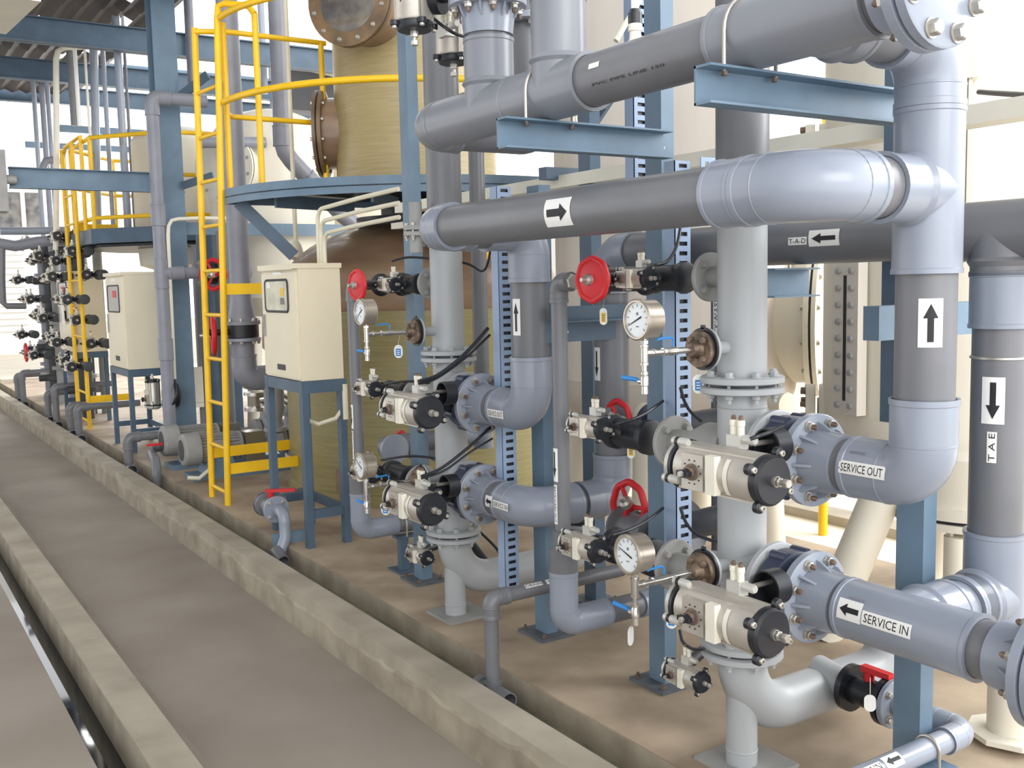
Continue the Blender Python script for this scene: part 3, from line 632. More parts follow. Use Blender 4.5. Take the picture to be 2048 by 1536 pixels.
# ================= tags
tag(at(1397,768,X=2.25),'tag_blue','white oval tag with blue print hanging beside the upper flange of the nearer riser')
tag(at(1207,633,X=2.30),'tag_yellow','white oval tag with yellow print hanging left of the upper near gauge',w=.028)
tag(at(1343,1238,X=2.10),'tag_blue','white oval tag with blue print at the column beside the lowest large actuator',w=.034)
tag(at(797,703,X=2.25),'tag_blue','white oval tag with blue print in front of the far left column',w=.046,h=.066)
tag(at(706,625,X=2.25),'tag_yellow','white oval tag with yellow print between the cream cabinet and the far gauge',w=.030,h=.058)
tag(at(771,1018,X=2.1),'tag_blue','white oval tag with blue print below the far lower actuator',w=.046,h=.06)
tag(at(1262,900,X=2.35),'tag_yellow','white oval tag with yellow print under the mid height branch valve',w=.028)
tag(at(1262,1272,X=1.98),None,'white oval tag seen almost edge-on below the lower near gauge',n=(-.35,.9,0))
tag(at(1740,1406,X=2.45),None,'white oval tag hanging from the black valve at the lower right',w=.034,h=.052)
# ================= drain lines (vertical small PVC pipes left of each riser)
for yy,nm in ((Y1,'nearer'),(Y2,'farther')):
    y=yy+.845; SX=2.25; ZL=.27
    t=thing('pvc_drain_pipe','slim grey PVC drain pipe dropping to the floor left of the %s riser'%nm,'pipe',(SX,y,.1),'slim PVC drain drops')
    elbow(t,(SX,y,1.60),Y,Z*-1,.036,.04,.035,'pvc_dark'); pipe(t,(SX,y,1.56),(SX,y,.60),.031)
    g=G(); g.hexb((SX,y-.075,1.60),-Y,.030,.02); finish('union',g,'zinc',t)
    g=G(); g.lathe((SX,y,.64),-Z,[(0,.033),(.002,.040),(.06,.040),(.075,.056),(.17,.056),(.172,.052)],26); finish('reducer',g,'pvc_dark',t)
    elbow(t,(SX,y,ZL),-Z,X,.056,.055,.15,'pvc_light'); pipe(t,(SX+.19,y,ZL),(SX+.80,y,ZL),.050,'pvc_dark'); coupling(t,(SX+.38,y,ZL),(SX+.55,y,ZL),.056)
    arrow_label(t,(SX,y,.90),-Z,(-1,.1,0),.031,.13,.034); 
    text_label(t,(SX,y,.745),-Z,(-1,.1,0),.031,'BACKWASH OUT',.155,.024)
    if yy>3:
        t=thing('pipe_stand','small blue steel stand with a clamp under the drain pipe of the farther riser','stand',(SX+.27,y,0),'small pipe stands')
        g=G(); g.span((SX+.225,y-.022,.008),(SX+.275,y+.022,.195)); g.span((SX+.20,y-.03,.19),(SX+.32,y+.03,.205)); finish('post',g,'blue_steel_dark',t)
        g=G(); g.span((SX+.19,y-.08,0),(SX+.36,y+.08,.010)); finish('base_plate',g,'blue_steel_dark',t)
        finish('clamp',clamp(None,(SX+.25,y,ZL),X,.05,.205),'zinc',t)
# red handwheel valves at the top left
def handwheel(par,c,ax,R,name='handwheel',m='red',n=6,solid=True):
    c=V(c);ax=V(ax).normalized(); e=Z if abs(ax.z)<.9 else X; w=ax.cross(e); g=G()
    g.tube([c+(e*math.cos(2*PI*i/48)+w*math.sin(2*PI*i/48))*R*(1+.025*math.cos(2*PI*i/48*8)) for i in range(48)],R*.15,10,close=True)
    if solid: g.lathe(c-ax*R*.12,ax,[(0,R*.2),(.004,R*.97),(.012,R*.97),(R*.34,R*.30),(R*.36,.001)],30)
    else:
        for i in range(3):
            a=2*PI*i/3+.5; g.tube([c,c+(e*math.cos(a)+w*math.sin(a))*R],R*.10,8)
        g.lathe(c-ax*R*.15,ax,[(0,R*.24),(R*.3,R*.24)],18)
    h=finish(name,g,m,par); g=G(); g.lathe(c+ax*R*.2,ax,[(0,R*.30),(R*.22,R*.26),(R*.3,R*.13),(R*.55,R*.10)],14); finish('hub_cap',g,'zinc',h); return h
for yy,nm in ((Y1,'nearer'),(Y2,'farther')):
    t=thing('handwheel_valve','manual valve with a bright red handwheel at the top left of the %s riser'%nm,'valve',(RX,yy+.6,1.605),'red handwheel valves')
    g=G(); g.lathe((RX,yy+.72,1.605),-Y,[(0,.055),(.02,.06),(.03,.045),(.25,.045),(.26,.06),(.28,.055)],26); g.tube([(RX,yy+.55,1.605),(RX-.09,yy+.52,1.605),(RX-.24,yy+.44,1.605)],.024,16); finish('valve_body',g,'black',t)
    handwheel(t,(RX-.26,yy+.43,1.605),V((-.95,-.1,0)),.070)
# ================= shelf bracket and lines behind the nearer riser
t=thing('pipe_bracket','blue steel shelf bracket clamping the slim drain pipe left of the upper near gauge','bracket',(2.6,3.36,1.4))
g=G(); g.span((2.38,3.33,1.44),(2.95,3.335,1.50)); g.span((2.38,3.28,1.435),(2.95,3.335,1.442)); g.span((2.36,3.38,1.35),(2.98,3.40,1.44)); finish('shelf_angle',g,'blue_steel_dark',t)
g=G(); g.box((2.45,3.328,1.415-.02),(.012,.002,.010)); finish('white_mark',g,'white',t)
def gearwheel(c,R,label,front=False):
    c=V(c); k=R/.098; t=thing('handwheel_valve',label,'valve',c,'large red handwheel valves behind the riser')
    handwheel(t,c,V((-.75,-.2,.6)),R,solid=False,n=5)
    g=G(); g.lathe(c+V((.08,-.01,-.06))*k,V((.75,.2,-.6)),[(0,.03*k),(.02*k,.06*k),(.08*k,.06*k),(.09*k,.03*k)],22); g.lathe(c+(V((.02,-.13,-.10)) if front else V((.28,-.11,-.07)))*k,Y,[(0,.09*k),(.02*k,.095*k),(.022*k,.065*k),(.18*k,.065*k),(.182*k,.095*k),(.2*k,.09*k)],28); finish('valve_body',g,'pvc_dark',t)
    return t
gearwheel(at(1258,1012,X=2.62),.098,'dark valve with a big red handwheel low behind the near column',True)
gearwheel(at(1235,842,X=2.74),.085,'dark valve with a red handwheel mostly hidden behind the mid height branch valve')
gearwheel(at(803,888,X=2.62),.07,'small dark valve with a red handwheel behind the far left column')
gearwheel(at(1105,1102,X=2.95),.05,'small red handle behind the middle column near the floor')
for z,lab,p in ((1.0,'grey PVC pipe passing behind the near column at mid height',(at(1440,842,X=2.85),at(1300,862,X=2.85))),(.7,'grey PVC pipe passing low behind the near column',(at(1448,1036,X=2.75),at(1330,1062,X=2.75)))):
    t=thing('pvc_pipe',lab,'pipe',p[1]); a,b=p; pipe(t,a+(a-b)*.5,b,.055,'pvc_dark'); f=flange(t,b+(a-b)*.16,b-a,.12,.03,'navy'); flange(t,b+(a-b)*.36,b-a,.12,.02,'pvc_dark')
t=thing('pvc_pipe','dark vertical PVC pipe behind the nearer riser with a white BACKWASH sticker','pipe',(3.0,2.82,.4))
pipe(t,(2.9,2.91,.3),(2.9,2.91,1.66),.035,'pvc_dark'); 
text_label(t,(2.9,2.91,1.43),Z,(-1,-.45,0),.035,'BACKWASH',.22,.03)
t=thing('pvc_pipe','dark vertical PVC pipe behind the farther riser','pipe',(2.85,4.45,.5)); pipe(t,(2.80,4.58,.74),(2.80,4.58,3.2),.042,'pvc_dark')
tee(t,(2.80,4.58,.72),(2.80,4.58,.9),(2.8,4.58,.8),-X,.052,.22)
t=thing('pvc_pipe','grey PVC bend low in front of the olive tank behind the far lower valves','pipe',(2.6,4.9,.6))
g=G(); g.tube([(2.45,4.95,.70)]+arc((2.45,5.12,.70),Y,X,.09)+[(3.0,5.12,.70)],.055,22); finish('bend',g,'pvc_dark',t); f=flange(t,(2.45,4.94,.70),Y,.085,.02,'pvc_light')
# steel tee block beside the far riser at the crossover elbow
t=thing('small_flange_pair','pair of small grey flanges beside the left end of the arrow pipe','flange',(2.0,3.75,1.75))
c=at(832,462,X=2.2); g=G(); g.cyl(c-Z*.10,c+Z*.13,.03,n=18); g.cyl(c-Z*.022,c-Z*.004,.058,n=26); g.cyl(c+Z*.004,c+Z*.024,.058,n=26); finish('flanged_stub',g,'steel_grey_dull',t); bolts(t,c+Z*.024,Z,.045,4,.009,.01,both=.046)
# ================= top actuators
def top_actuator(c,s,label,L=.34):
    t=thing('vertical_actuator',label,'actuator',c,'upright actuators above the header'); c=V(c)
    actuator(t,c,-Z,V((-.93,-.37,0)),s=s,L=L,rb=.066,pad=False)
    g=G(); n=V((-.93,-.37,0)); w=Z.cross(n); q=c+n*.0665*s-w*.012*s-Z*.05*s
    for i in range(2): g.box(q+Z*(.005-.03*i)*s,(.002,.022*s,.004*s),Matrix((n,w,Z)).transposed()); g.box(q+Z*(.005-.03*i)*s+w*.009*s-Z*.008*s,(.002,.004*s,.018*s),Matrix((n,w,Z)).transposed())
    finish('printed_mark',g,'ink',t); return t
ta=top_actuator((1.74,3.245,2.675),1.0,'upright silver actuator with black lower cap at the top left of the header'); 
top_actuator((1.95,3.335,2.585),.92,'second upright silver actuator just below and right of the top left one')
t=thing('butterfly_valve','black wafer valve on the flange above the left header tee','valve',(1.9,3.01,2.57))
g=G(); g.cyl((1.9,3.01,2.567),(1.9,3.01,2.62),.118,n=36); g.cyl((1.9,3.01,2.595),(1.76,3.25,2.62),.03,n=16); g.cyl((1.82,3.17,2.60),(1.80,3.20,2.605),.055,n=20); finish('valve_body',g,'black',t)
flange(t,(1.9,3.01,2.622),Z,.135,.028,'pvc_light')
t=thing('solenoid_valve','cream solenoid block with gland between the two upright actuators','solenoid',(1.95,3.25,2.4)); solenoid(t,at(893,62,X=1.9),.9)
black_cable([at(868,38,X=1.82),at(890,55,X=1.84),at(912,68,X=1.88),at(940,76,X=1.95)],'black cable looping from the top left actuator to the header tee',r=.006)
t=thing('pvc_pipe','grey flanged vertical PVC pipe glimpsed between the two header tees','pipe',(2.42,3.3,2.3))
bx=at(1052,40,X=2.35); g=G(); g.cyl(bx-Z*.35,bx+Z*.5,.075,n=24); finish('pipe',g,'pvc_dark',t)
for k in (-.02,.09): f=flange(t,bx+Z*k,Z,.13,.03,'pvc_light'); bolts(f,bx+Z*k,-Z,.105,8,.013,.016)
# ================= tanks
def shell(c,prof,m,name,par,n=72): g=G(); g.lathe((c[0],c[1],0),Z,prof,n); return finish(name,g,m,par,sharp=30)
def dome(R,z0,h,k=10,top=0.): return [(z0+h*math.sin(PI/2*i/k),max(top,R*math.cos(PI/2*i/k))) for i in range(k+1)]
t=thing('frp_tank','large olive green fibreglass tank with brown domed top behind the cream cabinet','tank',(3.9,7.3,0))
shell((3.9,7.3),[(0,1.12),(.08,1.12),(.09,1.1),(1.42,1.1)],'frp_olive','tank_wall',t)
shell((3.9,7.3),[(1.42,1.1),(1.44,1.108),(1.60,1.105)]+dome(1.1,1.60,.52,12,.3),'frp_brown','domed_top',t)
g=G(); g.lathe((3.9,7.3,2.06),Z,[(0,.42),(.05,.42),(.052,.5),(.08,.5),(.082,.3),(.2,.3)],40); finish('neck_flange',g,'black',t)
g=G(); g.box((2.95,6.72,.13),(.10,.30,.26)); finish('foot_lug',g,'frp_brown',t)
t=thing('frp_tower','tan fibreglass tower rising through the round platform','tower',(3.9,7.3,2.28))
shell((3.9,7.3),[(2.27,.66),(2.30,.66),(2.31,.64),(4.6,.64)],'frp_tan','tower_wall',t)
def manway(c0,dist,th,z,R,par,m1,label,depth=.3,glass=True,tilt=0.):
    a=math.radians(th); n=V((math.cos(a),math.sin(a),tilt)).normalized(); c=V((c0[0],c0[1],z))+V((math.cos(a),math.sin(a),0))*dist
    g=G(); g.lathe(c,-n,[(0,R*.82),(depth,R*.82)],40); nz=finish('manway_nozzle',g,m1 if m1!='frp_flange' else 'frp_brown',par)
    f=flange(nz,c-n*.03,n,R,.035,m1,'manway_flange'); 
    g=G(); g.cyl(c+n*.007,c+n*.012,R*1.0,n=44); finish('gasket',g,'black',f)
    f2=flange(nz,c+n*.012,n,R,.03,m1,'cover_ring'); bolts(f2,c+n*.042,n,R*.87,12,.014,.014)
    bolts(f,c-n*.03,-n,R*.87,12,.014,.014)
    if glass: g=G(); g.lathe(c+n*.030,n,[(0,R*.70),(.013,R*.70),(.016,R*.66),(.017,0.)],44); finish('sight_glass',g,'smoke_glass',f2)
manway((3.9,7.3),.93,214,3.63,.33,t,'frp_flange','',glass=True,depth=.4)
manway((3.9,7.3),.74,148,2.82,.34,t,'frp_flange','',glass=False,depth=.3)
# grey / cream pressure vessels
def leg(par,a,b,r,m='tank_cream',pad=True):
    g=G(); g.cyl(a,b,r,n=28); o=finish('leg',g,m,par)
    if pad: g=G(); b=V(b); g.lathe(b,Z,[(0,r*1.9),(.018,r*1.9)],8); finish('foot_plate',g,m,o)
t=thing('pressure_vessel','big warm grey pressure vessel behind the near column and riser','vessel',(4.25,4.65,0))
shell((4.25,4.65),[(.52,.001)]+[(1.0-.46*math.cos(PI/2*i/10),.73*math.sin(PI/2*i/10)) for i in range(1,11)]+[(1.02,.734),(1.03,.73),(4.8,.73)],'tank_grey','vessel_shell',t)
for x,y in ((-.52,-.35),(.1,-.62),(-.3,.55),(.5,.3)): leg(t,(4.25+x,4.65+y,.95),(4.25+x*1.1,4.65+y*1.1,0),.09)
manway((4.25,4.65),.84,304,1.33,.43,t,'tank_cream','',glass=False,depth=.3)
g=G(); g.cyl((4.25,3.75,.90),(4.25,4.1,.90),.07,n=20); finish('side_nozzle',g,'tank_cream',t)
g=G(); g.box((3.62,4.35,2.05),(.02,.16,.30)); finish('lifting_lug',g,'tank_grey',t)
t=thing('pressure_vessel','pale cream pressure vessel at the right with a slotted level window','vessel',(4.2,2.72,0))
shell((4.2,2.72),[(.50,.28),(.62,.28)]+[(.95-.33*math.cos(PI/2*i/8),.58*math.sin(PI/2*i/8)) for i in range(4,9)]+[(4.8,.58)],'tank_cream','vessel_shell',t)
c=(3.98,2.48)
g=G(); g.lathe((3.98,2.50,.54),Z,[(0,.30),(.03,.30),(.031,.26),(.045,.26),(.046,.30),(.09,.30),(.092,.27),(.30,.29),(.4,.20)],44); q=finish('bottom_nozzle',g,'tank_cream',t)
g=G(); g.cyl((3.98,2.50,.569),(3.98,2.50,.583),.285,n=40); finish('gasket',g,'black',q); bolts(q,(3.98,2.5,.54),-Z,.28,10,.014,.014)
g=G(); g.cyl((3.75,2.40,0),(3.75,2.40,.52),.055,n=20); finish('leg',g,'tank_cream',t); g=G(); g.lathe((3.92,2.42,.30),Z,[(0,.07),(.02,.10),(.06,.10),(.061,.06),(.16,.06)],24); finish('drain_flange',g,'rust',t)
leg(t,(3.80,2.73,.80),(3.52,2.90,.0),.085,pad=False); leg(t,(3.22,1.85,.55),(3.22,1.85,.02),.075); leg(t,(3.95,2.15,.7),(3.95,2.20,0),.07); leg(t,(4.6,3.0,.8),(4.65,3.1,0),.08)
def level_plate(c0,R,th,z0,z1,w,label,dots=False):
    a=math.radians(th); n=V((math.cos(a),math.sin(a),0)); s=Z.cross(n); c=V((c0[0],c0[1],0))+n*(R+.03); Rm=Matrix((n,s,Z)).transposed()
    g=G(); g.box(c+Z*(z0+z1)/2,(.05,w,z1-z0),Rm); p=finish('level_frame',g,'tank_grey',t)
    if dots:
        k=11
        for i in range(k): q=c+Z*(z0+.06+(z1-z0-.12)*i/(k-1))+n*.025; g=G(); g.lathe(q,n,[(0,.022),(.012,.022),(.014,.018)],16); finish('bolt',g,'ink_grey',p)
        g=G(); g.box(c+Z*(z0+z1)/2+s*w*.42+n*.03,(.03,w*.14,z1-z0),Rm); g.box(c+Z*(z1+.03)+n*.02,(.09,w*1.3,.09),Rm); finish('frame_cap',g,'offwhite',p)
    else:
        g=G(); g.box(c+Z*(z0+z1)/2+n*.025,(.004,w*.11,(z1-z0)*.82),Rm); finish('sight_slot',g,'ink',p)
        for i in range(9):
            for k in (-1,1): q=c+Z*(z0+.04+(z1-z0-.08)*i/8)+n*.025+s*w*.25*k; g=G(); g.lathe(q,n,[(0,.014),(.010,.014),(.012,.010)],10); finish('bolt',g,'steel_grey_dull',p)
level_plate((4.2,2.72),.58,169,1.00,1.66,.16,'',False); level_plate((4.2,2.72),.58,212,1.70,2.36,.10,'',True)
nd=V((-.64,.77,0))
for (u,v,R_,rn) in ((1634,820,.125,.06),(1634,292,.10,.045)):
    c=at(u,v,X=3.82); g=G(); g.cyl(c,c-nd*.35,rn,n=22); nz=finish('side_nozzle',g,'tank_cream',t)
    for k in (-.052,.008): f=flange(nz,c+nd*k,nd,R_,.044,'tank_cream'); bolts(f,c+nd*(k if k<0 else k+.044),nd if k>0 else -nd,R_*.8,8,.013,.02,m='rust_bolt')
c=at(2045,192,X=3.5); black_cable([at(1958,184,X=3.62),at(2000,187,X=3.4),at(2080,192,X=3.1)],'black hose leading right from the top of the round-bolted level frame',r=.01)
t=thing('guard_post','yellow post standing beyond the vessels with a bracket at mid height','post',(5.0,4.08,0))
g=G(); g.cyl((4.95,4.08,0),(4.95,4.08,2.6),.028,n=16); finish('post',g,'yellow',t); q=at(1652,630,X=4.95)
g=G(); g.span((4.55,4.06,1.40),(4.95,4.09,1.49)); finish('bracket',g,'yellow',t); bolts(t,at(1612,633,X=4.6)-X*.03,-X,0,1,.018,.014)
# bottom right drain valve
t=thing('hand_valve','black hand valve with a red lever and white tag low at the right','valve',(2.62,2.0,.15),'')
c=V((2.75,2.15,.207)); g=G(); g.lathe(c,-Y,[(0,.08),(.022,.08),(.024,.05),(.14,.05),(.142,.08),(.162,.08)],28); finish('valve_body',g,'black_gloss',t); bolts(t,c,Y,.06,4,.011,.012,name='bolt'); bolts(t,c-Y*.0,-Y,.06,4,.011,.012)
g=G(); g.cyl(c-Y*.08,c-Y*.08+Z*.075,.018,n=12); g.box(c-Y*.11+Z*.085,(.026,.11,.02)); finish('lever',g,'red',t)
g=G(); g.tube([c+V((0,.01,0)),c+V((0,.12,.02)),(2.78,2.30,.165)],.05,20); finish('inlet',g,'steel_grey',t)
t=thing('pvc_drain_pipe','light grey PVC drain pipe turning back at the lower right corner','pipe',(2.6,1.8,.2))
f=flange(t,c-Y*.165,-Y,.08,.02,'pvc_light'); bolts(f,c-Y*.185,-Y,.06,4,.011,.01)
y0_=1.72; pipe(t,c-Y*.18,(2.75,y0_+.09,.207),.034,'pvc_light'); elbow(t,(2.75,y0_,.207),-Y,-X,.040,.045,.06,'pvc_light'); pipe(t,(2.68,y0_,.207),(1.95,y0_,.207),.034,'pvc_light')
arrow_label(t,(2.37,y0_,.207),-X,(-.2,-.6,.8),.034,.075,.04); text_label(t,(2.27,y0_,.207),X,(-.2,-.6,.8),.034,'DRAIN',.10,.026)
t=thing('pipe_stand','small blue angle stand with U-bolt under the lower right drain pipe','stand',(2.56,y0_,0),'small pipe stands')
g=G(); g.span((2.53,y0_-.02,0),(2.58,y0_+.02,.15)); g.span((2.50,y0_-.06,.15),(2.62,y0_+.06,.158)); finish('post',g,'blue_steel',t); finish('clamp',clamp(None,(2.56,y0_,.207),X,.034,.155),'zinc',t)
# near floor drain with tee
def gutter_drain(y,label,x1=2.75,zt_=.335,r=.029,x0=2.07,arrow=True,tee_=True,m='pvc_dark'):
    t=thing('pvc_drain_pipe',label,'pipe',(x0,y,-.1))
    pipe(t,(x0,y,-.09),(x0,y,zt_-.07),r,m); elbow(t,(x0,y,zt_),Z,X,r*1.2,r*1.2,r*1.5,m); pipe(t,(x0+.07,y,zt_),(x1,y,zt_),r,m)
    g=G(); g.lathe((x0,y,-.01),-Z,[(0,r),(.002,r*1.25),(.07,r*1.25)],20); 
    if tee_: g.cyl((x0,y+.11,-.055),(x0,y+.07,-.055),r*1.35,n=20); g.cyl((x0,y+.08,-.055),(x0,y-.02,-.055),r*1.1,n=20)
    g.ring((x0,y,-.055),(x0,y-.12,-.055),r*1.3,r*1.1,22); finish('open_tee',g,m,t)
    if arrow:
        arrow_label(t,(x0+.30,y,zt_),-X,(-.3,-.5,.8),r,.075,.024); text_label(t,(x0+.20,y,zt_),X,(-.3,-.5,.8),r,'DRAIN',.085,.02)
    return t
gutter_drain(3.36,'thin grey drain pipe dropping into the channel, open tee at its foot')
# flanged drain valve by the cabinet
t=thing('drain_valve','flanged ball valve with a long red lever in front of the cabinet stand','valve',(2.1,6.1,0))
c=V((2.16,6.06,.205)); g=G(); g.lathe(c+Y*.02,Y,[(0,.078),(.022,.078),(.024,.058),(.15,.058),(.152,.078),(.174,.078)],30); finish('valve_body',g,'pvc_dark',t)
f=flange(t,c,Y,.085,.018,'pvc_light'); bolts(f,c,-Y,.063,4,.011,.012)
flange(t,c+Y*.195,Y,.08,.02,'navy')
g=G(); g.cyl(c+V((0,.10,.05)),c+V((0,.10,.10)),.02,n=14); g.box(c+V((.05,.06,.108)),(.19,.030,.018),Matrix.Rotation(-.5,3,'Z')); finish('red_lever',g,'red',t)
g=G(); g.tube([c+Y*.0]+arc((2.16,5.93,.205),-Y,-Z,.06)+[(2.16,5.93,.05),(2.10,5.90,-.06)],.036,20); finish('down_bend',g,'pvc_light',t)
g=G(); g.ring((2.09,5.91,-.02),(2.09,5.79,-.06),.04,.034,22); finish('open_end',g,'pvc_dark',t)
g=G(); g.cyl(c+Y*.2,(2.5,6.5,.2),.035,n=16); finish('inlet',g,'pvc_dark',t)
g=G(); g.span((2.10,5.97,-.0),(2.30,6.0,.07)); finish('support',g,'blue_steel',t)
# ================= cabinets
def cabinet(x0,x1,y0,y1,z0,z1,label,glass='glass_cab',mesh=True,slabel='near cream cabinet with the rounded window'):
    t=thing('control_cabinet',label,'cabinet',(x0,y0,0))
    g=G(); g.span((x0,y0,z0),(x1,y1,z1-.03)); b=finish('cabinet_body',g,'cream',t)
    g=G(); g.span((x0-.03,y0-.006,z1-.03),(x1+.01,y1+.006,z1)); g.span((x0-.032,y0+.02,z1-.035),(x0-.0,y1-.02,z1-.028)); finish('canopy',g,'cream',b)
    g=G(); g.span((x0-.014,y0+.018,z0+.012),(x0,y1-.018,z1-.05)); d=finish('door',g,'cream',t)
    W=y1-y0; H=z1-z0; ya=y0+W*.22; yb=y1-W*.14; za=z1-H*.41; zb=z1-H*.135; rr=.03
    def rrect(ya,yb,za,zb,rr,x):
        o=[]
        for cy,cz,s in ((yb-rr,zb-rr,0),(ya+rr,zb-rr,90),(ya+rr,za+rr,180),(yb-rr,za+rr,270)):
            for k in range(6): a=math.radians(s+18*k); o.append(V((x,cy+rr*math.cos(a),cz+rr*math.sin(a))))
        return o
    g=G(); g.tube(rrect(ya,yb,za,zb,rr,x0-.016),.008,8,close=True); w=finish('window_frame',g,'mesh_dark',d)
    g=G(); g.poly(rrect(ya,yb,za,zb,rr,x0-.0165),.002,-X); gl=finish('window_pane',g,glass,w)
    if mesh:
        g=G(); g.span((x0-.021,ya+W*.10,zb-.10),(x0-.019,ya+W*.20,zb-.05)); finish('yellow_display',g,'tag_yellow',gl)
        g=G(); g.span((x0-.021,ya+W*.10,zb-.15),(x0-.019,ya+W*.20,zb-.11)); finish('dark_display',g,'ink_grey',gl)
        g=G(); g.span((x0-.021,yb-.16*W,zb-.05),(x0-.019,yb-.06*W,zb-.015)); finish('paper_slip',g,'white',gl)
    else:
        g=G(); g.span((x0-.021,ya+W*.15,zb-.12),(x0-.019,ya+W*.35,zb-.05)); finish('red_lamp_row',g,'red',gl)
    g=G(); g.span((x0-.024,y1-W*.10,z0+H*.36),(x0-.014,y1-W*.06,z0+H*.56)); finish('door_handle',g,'steel_grey_dull',d)
    g=G(); g.span((x0-.017,y0+W*.38,z0+H*.075),(x0-.014,y0+W*.60,z0+H*.125)); finish('name_plate_or_glint',g,'mesh_dark',d)
    g=G(); g.span((x0-.016,y0+W*.40,z1-H*.09),(x0-.014,y0+W*.62,z1-H*.065)); finish('door_label',g,'white',d)
    s=thing('cabinet_stand','blue steel stand under the '+slabel,'stand',(x0,y0,0)); k=.042
    g=G(); g.span((x0-.012,y0-.012,z0-.076),(x1+.012,y0+.03,z0-.002)); g.span((x0-.010,y0-.004,z0-.074),(x0+.03,y1+.006,z0-.004)); g.span((x0-.012,y1-.03,z0-.076),(x1+.012,y1+.012,z0-.002)); g.span((x1-.03,y0+.001,z0-.074),(x1+.010,y1-.001,z0-.004)); finish('top_frame',g,'blue_steel_dark',s)
    for a in (x0-.008,x1-k+.008):
        for c in (y0-.008,y1-k+.008): g=G(); g.span((a,c,0),(a+k,c+k*1.3,z0-.075)); finish('leg',g,'blue_steel_dark',s)
    g=G(); g.span((x0+.03,y0,.18),(x1,y0+.04,.235)); g.span((x0+.03,y1-.04,.18),(x1,y1,.235)); g.span((x1-.03,y0,.18),(x1,y1,.235)); finish('lower_rail',g,'blue_steel_dark',s)
    return t
cabinet(2.25,2.52,5.76,6.38,1.035,1.745,'tall cream control cabinet with a rounded window, nearest the middle of the walkway')
cabinet(2.25,2.62,10.35,11.15,.83,1.79,'cream control cabinet beyond the yellow ladder, beside the tall steel column','smoke_glass',False,'second cream cabinet beside the tall column')
cabinet(2.25,2.62,13.2,14.1,.87,1.86,'farthest cream cabinet behind the second yellow ladder','smoke_glass',False,'farthest cream cabinet')
for i,(dv,du) in enumerate(((0,0),(22,10),(44,18))):
    u0=662+du*.7; P=[(2.45-.00*i,5.9-.03*i,1.74),(2.45,5.9-.03*i,at(u0,470,X=2.45).z if False else 1.74+.0)]
    zt2=2.08-.075*i; yb=5.93-.045*i
    g=G(); g.tube([(2.46,yb,1.74),(2.46,yb,zt2-.08)]+[V((2.46,yb-.08*(1-math.cos(a)),zt2-.08+.08*math.sin(a))) for a in [PI/2*k/6 for k in range(1,7)]]+[(2.47,5.35,zt2+.02),(2.50,4.90,zt2+.035)],.013,10)
    solo('conduit',g,'conduit','white conduit from the near cabinet to the far left column, '+('topmost','middle','lowest')[i]+' of three','conduit',loc=(2.46,yb,1.74))
g=G(); g.tube([(2.52,5.77,.86),(2.46,5.765,.79),(2.36,5.80,.76),(2.30,5.9,.79)],.014,10); g.cyl((2.52,5.76,1.0),(2.52,5.76,.78),.02,n=12); solo('conduit',g,'conduit','short white flexible conduit hanging under the near cabinet','conduit')
# ================= ladders, platform, rails
def ladder(x,ya,yb,z1,label,br,ta=0.,tb=0.):
    t=thing('ladder',label,'ladder',(x,ya,0)); 
    for y,zz,tt in ((ya,z1,ta),(yb,z1,tb)): g=G(); g.tube([(x,y,0),(x+tt,y,zz)],.024,14); finish('side_rail',g,'yellow',t)
    n=int(z1/.33)
    for i in range(n): g=G(); zz=.09+.33*i; g.cyl((x+ta*zz/z1,ya,zz),(x+tb*zz/z1,yb,zz),.015,n=12); finish('rung',g,'yellow',t)
    for z,y,x1 in br: g=G(); g.span((x+ta*z/z1,y-.006,z-.04),(x1,y+.006,z+.04)); finish('stay',g,'yellow',t)
    return t
ladder(2.24,7.33,7.72,3.54,'yellow ladder rising to the round platform',((1.60,7.33,2.85),(.34,7.72,2.95),(.27,7.33,2.80)),.10,.05)
ladder(2.24,12.5,13.15,3.3,'yellow ladder farther down the walkway beside the distant cabinets',((2.35,12.6,2.7),(.35,12.5,2.75)))
t=thing('platform','blue steel half-round platform around the tower','platform',(3.9,7.3,2.2))
g=G(); R=1.58; n=48; pr=[V((3.9+R*math.cos(PI+PI*i/n),7.3+R*math.sin(PI+PI*i/n),0)) for i in range(n+1)]
vs=[];fs=[]
for p in pr: d=(p-V((3.9,7.3,0))).normalized(); vs+=[p+Z*2.21,p+Z*2.32,p-d*.012+Z*2.32,p-d*.012+Z*2.21]
for i in range(n): fs+=[(4*i+k,4*i+(k+1)%4,4*i+4+(k+1)%4,4*i+4+k) for k in range(4)]
g.add(vs,fs); g.span((2.32,7.29,2.21),(5.48,7.30,2.31)); finish('edge_beam',g,'blue_steel',t)
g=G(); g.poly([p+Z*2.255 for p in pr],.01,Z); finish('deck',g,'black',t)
for a in (200,230,258,290): g=G(); q=V((math.cos(math.radians(a)),math.sin(math.radians(a)),0)); g.box(V((3.9,7.3,2.20))+q*1.1,(.75,.02,.09),Matrix.Rotation(math.radians(a),3,'Z')); finish('radial_rib',g,'blue_steel_dark',t)
def bar(g,a,b,w,h):
    a=V(a);b=V(b);d=(b-a).normalized(); s=d.cross(Z).normalized(); u=s.cross(d); g.box((a+b)/2,((b-a).length,w,h),Matrix((d,s,u)).transposed())
g=G(); bar(g,(2.38,7.18,2.22),(2.72,7.02,1.83),.02,.09); finish('brace',g,'blue_steel_dark',t)
g=G(); bar(g,(3.35,6.05,2.2),(3.62,6.33,1.78),.09,.05); bar(g,(3.5,5.95,2.2),(3.5,6.3,1.85),.03,.06); finish('brace',g,'blue_steel_dark',t)
t=thing('guard_rail','yellow tubular guard rail around the half-round platform','railing',(3.9,7.3,2.29))
Rr=1.55
